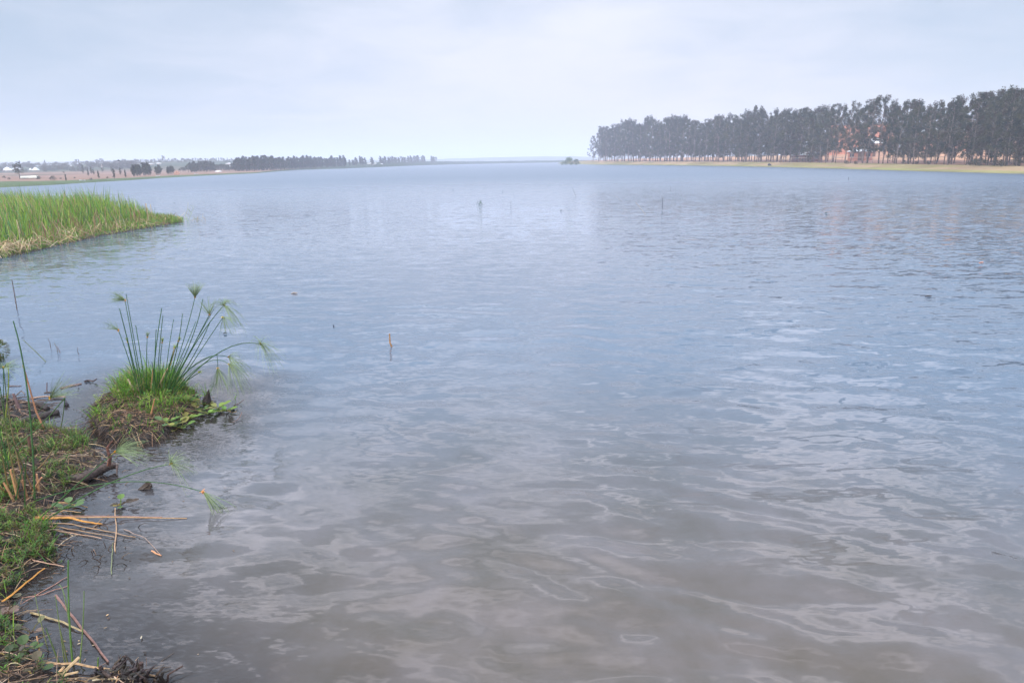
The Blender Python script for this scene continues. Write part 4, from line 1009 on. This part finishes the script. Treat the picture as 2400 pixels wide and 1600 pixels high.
rosette(545, 970, 2, .035, .01, 'single brownish floating leaf just off the tip of the leaf mat', colors=[(.25, .16, .07)])
rosette(284, 1186, 6, .05, .06, 'yellowing floating plant with a curled dark leaf near the bank', colors=[(.30, .24, .04), (.14, .22, .05), (.07, .05, .03)])
rosette(163, 1193, 5, .07, .06, 'small green floating plant between the dry reeds and the bank')
rosette(308, 958, 5, .03, .05, 'tiny leafy sprout in the islet grass', name='sprout')

# --- bank vegetation
g2 = MB()
def nearw(x, y, d):
    pp = proj((x, y, 0))
    if pp[0] > 170 and pp[1] > 1530: return 0
    return .04+.96*float(NZ.fbm(x*4, y*4, 3) > .50)*(.3 if pp[1] > 1330 else .8)
for (x, y, d, z) in scat(2300, polyA, hgt, nearw): sprig(g2, (x, y, z-.005), random.uniform(.02, .075), jit(random.choice([(.055, .14, .015), (.09, .18, .02), (.03, .07, .014), (.12, .145, .03), (.08, .05, .02)]), .1), 3, .026)
for (x, y, d, z) in scat(2300, polyA, hgt, nearw):
    h = random.uniform(.03, .15); a = random.uniform(0, 6.28); l = h*random.uniform(.3, 1.1)
    g2.blade((x, y, z), (x+math.cos(a)*l, y+math.sin(a)*l, z+h), random.uniform(.003, .006), jit(random.choice(BG) if random.random() < .7 else random.choice(BD), .2), bend=.35, seg=3, droop=.15)
for (x, y, d, z) in scat(500, polyD, hgt): 
    h = random.uniform(.05, .2); g2.blade((x, y, z), (x+random.uniform(-.08, .08), y, z+h), .006, jit(random.choice(BG), .2), bend=.3)
g2.build('bank_plants', M_LEAF, kind='stuff', label='low creeping green plants and grass covering the muddy bank')
r2 = MB()
for (x, y, d, z) in scat(4600, polyA, hgt):
    a = random.uniform(0, 6.28); l = random.uniform(.04, .2); p = Vector((x, y, z+.008)); q = Vector((x+math.cos(a)*l, y+math.sin(a)*l, 0)); q.z = max(0, hgt(q.x, q.y)+.008)
    r2.tube(bez(p, (p+q)/2+Vector((0, 0, random.uniform(0, .04))), q, 3), [.0025, .0022, .0018, .001], jit(random.choice(BROWN+BD), .25), 3)
for (x, y, d, z) in scat(500, polyB, hgt):
    a = random.uniform(0, 6.28); l = random.uniform(.05, .25); p = Vector((x, y, z+.01)); q = Vector((x+math.cos(a)*l, y+math.sin(a)*l, .01))
    r2.tube(bez(p, (p+q)/2+Vector((0, 0, random.uniform(0, .05))), q, 3), [.004, .0035, .003, .001], jit(random.choice(BROWN), .25), 3)
r2.build('bank_litter', M_WOOD, kind='stuff', label='dead stems and roots littering the muddy bank')
# scraps of weed standing in the shallow margin
sc = MB()
for i in range(260):
    px = random.uniform(150, 330); py = random.uniform(1020, 1330); p = G(px, py)
    e = float(sdist(np.array([p.x]), np.array([p.y]), polyA)[0])
    if e > 0 or e < -.45 or random.random() > math.exp(e/.16): continue
    l = random.uniform(.02, .10); a = random.uniform(0, 6.28)
    sc.tube(bez(p-Vector((0, 0, .01)), p+Vector((math.cos(a)*l*.4, math.sin(a)*l*.4, l*.5)), p+Vector((math.cos(a)*l, math.sin(a)*l, random.uniform(-.01, .03))), 3), [.003, .0028, .002, .001], jit(random.choice(BROWN), .2), 3)
sc.build('margin_weed', M_WOOD, kind='stuff', label='scraps of dark weed poking from the shallow water along the bank')

# --- papyrus growing on the near bank
pa = empty('papyrus_plant', G(70, 1190, .05), 'papyrus clump on the near bank with long bare stems reaching up', 'papyrus')
S2 = [((84, 1190), (31, 752), .3, (66, 930), None, .0062, 0), ((84, 1140), (152, 932), .1, (130, 1040), None, .0048, 1), ((68, 1180), (8, 862), .2, (28, 1010), None, .005, 1), ((50, 1185), (0, 905), .1, (20, 1040), None, .005, 1), ((45, 1190), (-16, 960), 0, None, None, .005, 0), ((30, 1190), (-6, 1005), -.05, None, None, .005, 1), ((85, 1175), (30, 1035), -.1, None, None, .005, 1), ((40, 1200), (56, 1088), 0, None, None, .0045, 0),
      ((62, 1215), (62, 1070), -.05, None, None, .0045, 0), ((20, 1170), (14, 1030), 0, None, None, .0042, 0)]
for (b, t, dy, m, u, r, br_) in S2: stem(pa, b, t, dy, m, r, u, base_brown=bool(br_), hfun=hgt)
for (b, t, dy) in [((95, 1170), (86, 1110), 0), ((78, 1180), (98, 1118), 0), ((40, 1200), (8, 1130), 0), ((26, 1185), (-6, 1135), -.1), ((70, 1190), (52, 1125), -.05), ((48, 1195), (24, 1100), 0)]: stem(pa, b, t, dy, None, .009, None, c=(.50, .25, .12), base_brown=True, hfun=hgt, name='sheath', mat=M_DRY)
yb = G(84, 1140).y+.1; o3 = pa.location; mb = MB(); A_ = AT(152, 932, yb); mb.tube([p-o3 for p in (A_, AT(120, 970, yb), AT(80, 1010, yb), AT(30, 1050, yb-.1))], [.004, .0038, .0035, .003], (.09, .17, .06), 5); mb.build('stem', M_LEAF, pa)
pb = empty('papyrus_plant', G(84, 1240, .04), 'papyrus with stems sprawling low to the right over the water', 'papyrus')
stem(pb, (82, 1240), (400, 1087), .15, (250, 1135), .0048, ball(n=60, L=.16, sp=1.5, dr=.5, ax=(.7, .2, .3), core=(.6, .4, .06)), hfun=hgt)
stem(pb, (80, 1235), (270, 1059), .1, (175, 1140), .0044, fan(n=75, L=.20, sp=.75, ax=(.85, .1, .35), dr=.25, core=(.75, .42, .05)), hfun=hgt)
stem(pb, (72, 1195), (476, 1152), -.05, (280, 1129), .0042, fan(n=40, L=.20, sp=.5, ax=(.6, 0, -.7), dr=.2, core=(.65, .3, .1)), hfun=hgt)
pc = empty('papyrus_plant', G(8, 990, .02), 'small papyrus at the left edge with yellow-centred heads', 'papyrus')
stem(pc, (14, 1010), (8, 862), 0, None, .004, fan(n=55, L=.20, sp=1.4, dr=.5, core=(.75, .42, .05)), hfun=hgt)
stem(pc, (10, 1000), (16, 850), .1, (20, 900), .006, None, c=(.22, .30, .06), hfun=hgt)
stem(pc, (60, 1025), (117, 933), .1, None, .003, fan(n=60, L=.26, sp=.55, ax=(.75, 0, .6), dr=.1, core=(.80, .50, .05)), hfun=hgt)
drystalk([(115, 1030), (85, 965), (54, 855)], .0078, (.36, .17, .09), 'long reddish-brown dead stalk leaning left beside the tallest green stem')
drystalk([(77, 1097), (72, 1060), (66, 1020)], .012, (.14, .07, .05), 'dark red-brown broken stub standing on the near bank')
# --- driftwood
def log(pts, r, label, c=(.10, .075, .06), nm='log', z=.03):
    P3 = [G(a, b, z) for a, b in pts]; Q = []
    for i in range(len(P3)-1):
        for k in range(6): Q.append(P3[i].lerp(P3[i+1], k/6)+Vector((random.uniform(-1, 1), random.uniform(-1, 1), random.uniform(-1, 1)))*r*.10)
    Q.append(P3[-1]); K = len(Q); mb = MB(); mb.tube([p-P3[0] for p in Q], [r*(1-.25*abs(2*i/(K-1)-.8))*random.uniform(.88, 1.1) for i in range(K)], c, 12, rough=.10)
    o = mb.build(nm, M_WOOD, label=label, category='driftwood', smooth=True); o.location = P3[0]; return o
lg = log([(150, 1125), (200, 1118), (235, 1100), (268, 1090)], .038, 'thick rotten log lying at the water edge of the near bank', (.065, .045, .036), z=.05)
mb = MB(); b_ = G(255, 1090, .08)-lg.location; mb.tube([b_, b_+Vector((.02, 0, .06)), b_+Vector((.01, 0, .14)), b_+Vector((.05, .02, .19))], [.016, .012, .009, .003], (.14, .06, .04), 6, rough=.15); mb.build('branch', M_WOOD, lg)
mb = MB(); b_ = G(266, 1090, .06)-lg.location; mb.tube([b_, b_+Vector((.04, -.02, .01)), b_+Vector((.05, -.06, -.05))], [.012, .009, .004], (.10, .07, .06), 6, rough=.15); mb.build('branch', M_WOOD, lg)
log([(22, 1000), (60, 985), (100, 975), (138, 966)], .040, 'dark soaked log half sunk behind the near bank', (.040, .030, .028), z=.02)
log([(70, 955), (95, 950), (112, 958)], .035, 'dark lump of rotten wood behind the half-sunk log', (.030, .022, .020), nm='rotten_wood', z=.02)
floatstick([(141, 911), (168, 904), (191, 899)], .014, (.17, .11, .09), 'flat dark plank floating behind the near bank', 'plank', M_WOOD, 'plank', n=4)
floatstick([(199, 894), (206, 891), (218, 893), (227, 888, .03)], .011, (.07, .045, .04), 'small crooked dark stick with a raised end, afloat left of the islet', 'driftwood', M_WOOD, 'driftwood', rough=.3)
floatstick([(70, 934), (110, 928, .02), (154, 930, .02)], .010, (.30, .20, .15), 'pale brown stick lying behind the near bank', 'driftwood', M_WOOD, 'driftwood')
floatstick([(118, 935), (153, 934)], .008, (.05, .035, .03), 'thin dark stick beneath the pale brown one', 'driftwood', M_WOOD, 'driftwood')
floatstick([(104, 921), (115, 919), (127, 919)], .008, (.08, .055, .035), 'short floating twig behind the yellow-centred papyrus head', 'twig', M_WOOD, 'twig')
drystalk([(110, 921), (110, 896)], .005, (.16, .09, .08), 'short upright peg above the floating twig', name='peg', cat='peg')
drystalk([(49, 968), (40, 945), (31, 922)], .016, (.17, .105, .10), 'thick greyish-brown stub leaning left behind the near bank')
for (pts, r, lab) in [([(20, 905), (50, 904)], .007, 'thin dark stick floating at the left, the farthest of the drift pile'), ([(30, 935), (50, 915, .04), (58, 925)], .007, 'kinked dark twig of the drift pile'), ([(0, 960), (30, 955, .03), (70, 958)], .008, 'long grey stick along the drift pile'), ([(10, 1000), (50, 1005), (60, 1003)], .006, 'grey stick at the near edge of the drift pile'), ([(128, 1016), (170, 1000, .02), (215, 985, .03)], .0045, 'pale thin stick bridging the gap between bank and islet'), ([(40, 985), (60, 968, .06), (75, 960, .02)], .006, 'arched root of the drift pile')]:
    floatstick(pts, r, jit((.12, .085, .07), .3), lab, 'driftwood', M_WOOD, 'driftwood')
for (a, b, r, lab) in [(185, 912, .010, 'left speck of the two black crumbs off the islet'), (184, 917, .008, 'lower speck of the two black crumbs off the islet'), (156, 949, .020, 'round dark lump floating by the bent papyrus stem')]:
    p = G(a, b); mb = MB(); mb.tube([(-r, 0, -.01), (0, 0, r*.6), (r, 0, 0)], [r*.5, r, r*.4], (.03, .025, .03), 6, rough=.3); o = mb.build('mud_crumb', M_MUD, label=lab, category='debris'); o.location = p
# --- fallen dry reeds
for (pts, r, c, lab) in [
 ([(77, 1210, .05), (200, 1212, .03), (438, 1214)], .0045, TAN, 'longest golden dry reed lying level across the water'),
 ([(90, 1206, .05), (220, 1209, .03), (380, 1211)], .0035, (.30, .16, .12), 'reddish dry reed just above the longest golden one'),
 ([(84, 1214, .05), (160, 1213, .05), (205, 1224, .03), (240, 1228)], .0075, ORG, 'broad orange-yellow dry reed curving into the water'),
 ([(90, 1225, .04), (170, 1228, .02), (250, 1245), (318, 1258)], .0040, TAN2, 'tan dry reed sloping down to the right below the golden ones'),
 ([(100, 1230, .03), (180, 1242, .01), (268, 1258)], .0035, TAN2, 'second tan reed sloping down to the right, shorter'),
 ([(110, 1238, .03), (170, 1250), (238, 1261)], .0040, (.36, .22, .14), 'lowest reddish reed of the fallen fan'),
 ([(133, 1177, .03), (165, 1180, .01), (205, 1188)], .0050, (.48, .27, .12), 'short orange reed end floating above the fallen fan'),
 ([(220, 1235), (240, 1215, .02), (256, 1205)], .0030, TAN2, 'thin crossing straw leaning up right over the fallen fan'),
 ([(270, 1292), (272, 1245), (270, 1190, .03)], .0045, (.38, .24, .14), 'pale straw lying straight towards the viewer by the yellow floating plant'),
 ([(262, 1345), (262, 1300), (265, 1270)], .0028, (.18, .20, .10), 'greenish straw floating below the pale one'),
 ([(20, 1285, .06), (80, 1312, .05), (150, 1327)], .0042, (.40, .24, .16), 'long pinkish straw slanting down over the dark bank edge'),
 ([(50, 1416), (100, 1385), (160, 1350)], .0032, (.34, .18, .13), 'thin red straw in the shallows, upper of two'),
 ([(52, 1402), (100, 1392), (160, 1372)], .0030, (.34, .18, .13), 'thin red straw in the shallows, lower of two'),
 ([(72, 1435, .01), (130, 1452, .01), (194, 1479)], .0060, (.30, .23, .12), 'olive-tan reed lying across the green stems at the bottom left'),
 ([(130, 1395), (190, 1470), (254, 1550)], .0062, (.20, .11, .09), 'sunken reddish stem slanting down right in the shallows'),
 ([(100, 1552, .03), (180, 1556, .03), (270, 1570, .02), (364, 1583)], .0060, (.40, .25, .13), 'long straw-coloured reed lying along the bottom edge'),
 ([(120, 1205, .06), (150, 1196, .05), (190, 1200, .02)], .0040, (.45, .28, .14), 'short dry reed stuck in the bank above the fan'),
 ([(355, 1290), (378, 1301)], .0050, (.50, .24, .12), 'short orange-tipped twig afloat right of the fallen reeds'),
 ([(172, 1090, .09), (150, 1085, .1)], .0040, (.3, .2, .15), 'short twig resting on the bank behind the log'),
 ([(290, 1240), (340, 1260), (375, 1298)], .0025, (.28, .20, .16), 'faint thin stem curving out from the fallen reeds')]:
    floatstick(pts, r, c, lab)
# orange stalk leaning out at the left, tan bundle at the bottom
def near_stalk(pts, r, c, label, **k): return floatstick(pts, r, c, label, **k)
near_stalk([(4, 1412, .04), (50, 1375, .07), (105, 1331, .10)], .0058, ORG, 'bright orange dry stalk slanting up right at the left edge')
near_stalk([(0, 1530, .05), (40, 1552, .05), (74, 1578, .04)], .0050, (.42, .30, .10), 'olive stalk crossing the dark leaves at the bottom left corner')
near_stalk([(88, 1560, .02), (92, 1520, .04), (86, 1490, .05)], .0045, (.34, .18, .08), 'rusty upright stalk among the dark leaves')
tb = empty('straw_bundle', G(125, 1600, .02), 'splayed bundle of pale straw at the bottom edge', 'straw')
for (pts, r) in [([(122, 1606, .02), (150, 1575, .05), (186, 1539, .09)], .009), ([(118, 1600, .02), (135, 1580, .04), (150, 1562, .07)], .008), ([(130, 1606, .02), (155, 1580, .05), (183, 1574, .06)], .006), ([(112, 1600, .02), (122, 1592, .04), (130, 1583, .05)], .006)]:
    P3 = [G(a, b, z) for a, b, z in pts]; mb = MB(); mb.tube([p-tb.location for p in P3], [r, r*.95, r*.75], jit((.46, .31, .17), .1), 5); mb.build('straw', M_DRY, tb)
# green shoots in the bottom-left shallows
gs = empty('reed_shoots', G(168, 1562, .01), 'clump of green reed shoots standing in the shallows near the bottom edge', 'reeds')
for (b, t, dy, m, r, c) in [((170, 1560), (160, 1312), .12, (162, 1440), .0048, (.10, .20, .05)), ((184, 1555), (197, 1384), .1, (194, 1470), .0034, (.13, .20, .07)), ((142, 1558), (107, 1470), .05, (122, 1510), .0042, (.09, .14, .05)), ((160, 1560), (138, 1462), .05, (148, 1505), .0036, (.12, .16, .06)), ((152, 1560), (130, 1395), .1, (140, 1470), .0026, (.12, .18, .06)), ((112, 1520), (82, 1390), .1, (92, 1440), .0024, (.14, .18, .07)), ((166, 1500), (136, 1370), .12, (152, 1400), .003, (.14, .22, .08)), ((228, 1572), (230, 1540), .0, None, .004, (.16, .30, .04))]:
    stem(gs, b, t, dy, m, r, None, c=c, hfun=lambda x, y: max(0, hgt(x, y)), name='shoot')
# leafy floating plants at the bottom left corner
for (a, b, n, L, lab, col) in [(62, 1540, 6, .055, 'green round-leaved plant in the bottom left corner, the brightest', [(.12, .20, .05), (.08, .14, .04)]), (75, 1487, 4, .05, 'brown withered leaf plant above the brightest one', [(.30, .22, .15), (.22, .20, .10)]), (20, 1460, 5, .05, 'brownish pink round-leaved plant at the left edge', [(.26, .19, .15), (.14, .16, .08)]), (22, 1400, 5, .045, 'dull round-leaved plant under the orange stalk', [(.20, .18, .12), (.10, .15, .06)]), (28, 1345, 5, .05, 'yellow-green leafy plant above the orange stalk', [(.16, .20, .05)]), (30, 1575, 6, .05, 'dark leafy plant in the very bottom left corner', [(.07, .11, .04), (.12, .10, .07)]), (95, 1590, 5, .045, 'dull green plant beside the straw bundle', [(.09, .15, .05), (.16, .14, .08)]), (10, 1500, 5, .05, 'half-hidden dark plant at the left edge below the pink one', [(.08, .12, .05)])]:
    rosette(a, b, n, L*.85, .05, lab, colors=[tuple(v*.62 for v in q_) for q_ in col])
for (b, t, w, lab) in [((2, 1505), (50, 1452), .016, 'broad bright green leaf pointing up right at the left edge'), ((40, 1350), (70, 1328), .010, 'green leaf bent over the dark bank edge above the orange stalk')]:
    P0 = G(*b, .05); P1 = AT(t[0], t[1], P0.y); mb = MB(); mb.blade((0, 0, 0), P1-P0, w, (.15, .32, .06), bend=.1, seg=5, side=Vector((.5, .6, .3))); o = mb.build('grass_leaf', M_LEAF, label=lab, category='leaf'); o.location = P0
# dark root clump at the bottom
rc = MB(); 
for i in range(150):
    px = random.gauss(292, 28); py = random.gauss(1592, 12); p = G(px, max(1566, py), .03); a = random.uniform(0, 6.28); l = random.uniform(.02, .07)
    rc.tube([p-Vector((0, 0, .03)), p+Vector((math.cos(a)*l*.5, math.sin(a)*l*.5, l*.6)), p+Vector((math.cos(a)*l, math.sin(a)*l, l*random.uniform(.3, 1.1)))], [.010, .007, .002], jit((.035, .026, .022), .4), 5, rough=.25)
rc.build('root_clump', M_WOOD, label='black gnarled root clump at the bottom edge', category='roots')
for (pts, r, lab) in [([(291, 1575), (294, 1555), (292, 1536)], .006, 'thin dark spike rising from the root clump, left of two'), ([(324, 1590), (330, 1570), (331, 1552)], .013, 'thick pointed dark spike rising from the root clump, right of two'), ([(236, 1585), (238, 1570), (234, 1560)], .010, 'short blunt dark peg left of the root clump'), ([(392, 1602), (394, 1580), (404, 1574), (428, 1560)], .005, 'bent dark twig standing in the water right of the root clump')]:
    drystalk(pts, r, (.06, .035, .028), lab, name='root_spike', cat='root', mat=M_WOOD, rough=.15)
# curled dead leaf
p = G(345, 1147); mb = MB(); mb.add([(-.07, 0, 0), (-.02, -.02, .012), (.03, -.015, .01), (.045, -.01, .045), (.025, 0, .065), (-.01, .01, .05), (.03, .02, .01), (.015, .0, .035)], [(0, 1, 7, 5), (1, 2, 3), (3, 4, 5, 7), (0, 5, 6), (2, 6, 3)], (.055, .04, .03)); o = mb.build('dead_leaf', M_WOOD, label='curled black dead leaf floating alone off the log', category='leaf'); o.location = p
for (pts, r, lab) in [([(548, 950), (560, 945), (571, 937, .04)], .004, 'forked dark twig off the tip of the islet'), ([(545, 990), (556, 984), (564, 975, .02), (566, 965, .04)], .004, 'reddish bent twig below the forked one')]:
    floatstick(pts, r, (.14, .08, .06), lab, 'twig', M_WOOD, 'twig')
p = G(551, 950); mb = MB(); mb.tube([(0, 0, 0), (.01, 0, .06), (.03, 0, .12)], [.002, .002, .001], (.16, .3, .06), 4)
for i in range(7): mb.leaf((.01+.003*i, 0, .05+.012*i), (random.uniform(-1, 1), random.uniform(-1, 1), .7), (0, 0, 1.01), .03, .008, (.16, .30, .05))
o = mb.build('sprout', M_LEAF, label='small green sprout in open water right of the islet', category='water plant'); o.location = p
# tussock at the left edge
p = G(2, 845); root = empty('tussock', p, 'rounded green-brown plant head cut by the left edge above the drift pile', 'water plant'); mb = MB()
for i in range(420):
    v = Vector((random.gauss(0, 1), random.gauss(0, 1), random.gauss(0, 1))).normalized(); q = Vector((v.x*.08, v.y*.08, .13+v.z*.10)); mb.leaf(q, v, (0.1, .2, 1), .04, .012, jit(random.choice([(.10, .14, .04), (.20, .15, .07), (.14, .2, .05)]), .2))
mb.build('leaves', M_LEAF, root, kind='stuff'); mb = MB(); mb.tube([(0, 0, -.05), (0, 0, .12)], [.012, .01], (.2, .14, .08), 5); mb.build('stalk', M_DRY, root)

# ------------------------------------------------------------------ sticks standing in the lake
stk = [([(40, 726), (34, 690), (28, 656)], .008, (.14, .10, .08), 'thin dark reed standing in the water at the left, below the reed bed'),
 ([(108, 848), (82, 822), (54, 796)], .006, (.16, .19, .13), 'grey-green reed leaning left out of the water above the drift pile'),
 ([(119, 815), (117, 803), (112, 792)], .004, (.16, .13, .12), 'short twig left of the forked one in the calm water'),
 ([(135, 826), (133, 815), (127, 803)], .0045, (.18, .15, .13), 'forked twig standing in the calm water, left prong'),
 ([(141, 826), (137, 818), (135, 811)], .0045, (.18, .12, .11), 'forked twig standing in the calm water, right prong'),
 ([(185, 831), (182, 824), (182, 814)], .004, (.14, .12, .12), 'tiny hooked twig right of the forked one'),
 ([(918, 812), (914, 803), (913, 782)], .012, (.34, .17, .07), 'short tan reed stub standing alone in mid water'),
 ([(782, 766), (782, 761)], .008, (.03, .03, .05), 'tiny dark peg in the water left of the tan stub'),
 ([(1350, 461), (1346, 451), (1342, 440)], .020, (.26, .27, .26), 'leaning stick in the far water, leftmost of three slanting ones'),
 ([(1457.5, 473), (1450, 465), (1442, 458)], .016, (.30, .28, .27), 'slanting stick in the far water, middle of three'),
 ([(1513, 503), (1502, 489), (1490, 474)], .016, (.42, .36, .30), 'pale slanting stick in the far water, right of three'),
 ([(1552.5, 485), (1552.5, 475), (1552, 465)], .020, (.06, .08, .11), 'dark upright stake right of the pale slanting stick'),
 ([(1572, 447), (1572, 434)], .020, (.16, .17, .18), 'smaller upright stake beyond the dark one'),
 ([(1197.5, 483), (1197, 472)], .016, (.14, .16, .18), 'short upright stake in the middle of the far water'),
 ([(2129, 473), (2129, 460)], .015, (.18, .17, .18), 'short upright stake in the rippled water at the right'),
 ([(2047, 442), (2040, 432)], .018, (.26, .24, .26), 'small slanting stick near the right-hand shore'),
 ([(1918, 439), (1916, 432)], .020, (.2, .2, .22), 'tiny stick near the right-hand shore, left of the slanting one'),
 ([(1989, 423), (1989, 415)], .022, (.12, .12, .14), 'tiny upright stake just off the right-hand grassy shore'),
 ([(2157, 463), (2153, 457)], .014, (.2, .18, .2), 'tiny slanting stick right of the short upright stake'),
 ([(1062, 447), (1062, 443)], .03, (.12, .15, .18), 'dot-like stake in the far water left of the slanting sticks'),
 ([(1178, 451), (1178, 445)], .025, (.14, .17, .2), 'dot-like stake beyond the short middle stake'),
 ([(410, 476), (407, 476.0)], .04, (.06, .06, .05), 'dark dot floating right of the reed bed')]
for (pts, r, c, lab) in stk: drystalk([pts[0]]+pts[1:], r*(.7 if pts[0][1] < 520 else 1), c, lab, name='stake' if 'stake' in lab else 'stick', cat='stake' if 'stake' in lab else 'stick', mat=M_WOOD)
p = G(1124, 479); mb = MB()
for i in range(9): mb.blade((random.uniform(-.15, .15), 0, 0), (random.uniform(-.25, .2), 0, random.uniform(.1, .3)), .03, (.14, .2, .16), bend=.1)
o = mb.build('weed_tuft', M_LEAF, label='small weed tuft in the far water left of the middle stake', category='water plant'); o.location = p
for (a, b, w, c, lab) in [(1936, 499.5, .06, (.05, .10, .10), 'small dark floating object in the rippled water at the right'), (2300, 616, .05, (.55, .22, .12), 'tiny orange scrap floating in the ripples at the far right'), (2176, 695, .055, (.05, .04, .045), 'dark leaf floating in the ripples at the right'), (1315, 493, .06, (.2, .22, .24), 'dot of debris below the leftmost slanting stick'), (527, 782, .03, (.05, .045, .05), 'small dark leaf floating right of the papyrus heads'), (690, 688, .06, (.3, .24, .2), 'thin brown leaf afloat left of centre')]:
    p = G(a, b); mb = MB(); mb.tube([(-w, 0, 0), (-w*.3, .01, .01), (w*.4, 0, .012), (w, 0, .01)], [w*.08, w*.22, w*.2, w*.05], c, 6, rough=.2); o = mb.build('floating_leaf', M_WOOD, label=lab, category='debris'); o.location = p

fl = MB()
for i in range(90):
    px = random.uniform(120, 700); py = random.uniform(1000, 1560); p = G(px, py, .002)
    if random.random() > math.exp(-(px-120)/260): continue
    a = random.uniform(0, 6.28); fl.leaf(p, (math.cos(a), math.sin(a), 0), (0, 0, 1), random.uniform(.008, .03), random.uniform(.003, .010), jit(random.choice(BROWN+BD), .3), .1)
fl.build('floating_bits', M_WOOD, kind='stuff', label='tiny brown scraps drifting on the shallow water beside the bank')

# stray reed stems standing in the water off the bank edge
st = MB()
for i in range(170):
    pxx = random.uniform(-20, 470); f = G(pxx, float(np.interp(pxx, [a for a, b in bedfront]+[470], [b for a, b in bedfront]+[516]))); x = f.x+random.uniform(-.1, .35)*random.random(); y = f.y-random.uniform(-.1, .45)*random.random(); h = random.uniform(.08, .45)
    st.blade((x, y, -.03), (x+random.gauss(0, .12), y+random.gauss(0, .06), h), random.uniform(.012, .022), jit(random.choice(P_G+P_D), .2), bend=random.uniform(0, .25), seg=3, droop=random.uniform(0, .35))
st.build('reed_fringe', M_LEAF, kind='stuff', label='stray green and brown reed stems standing in the water along the reed bank')
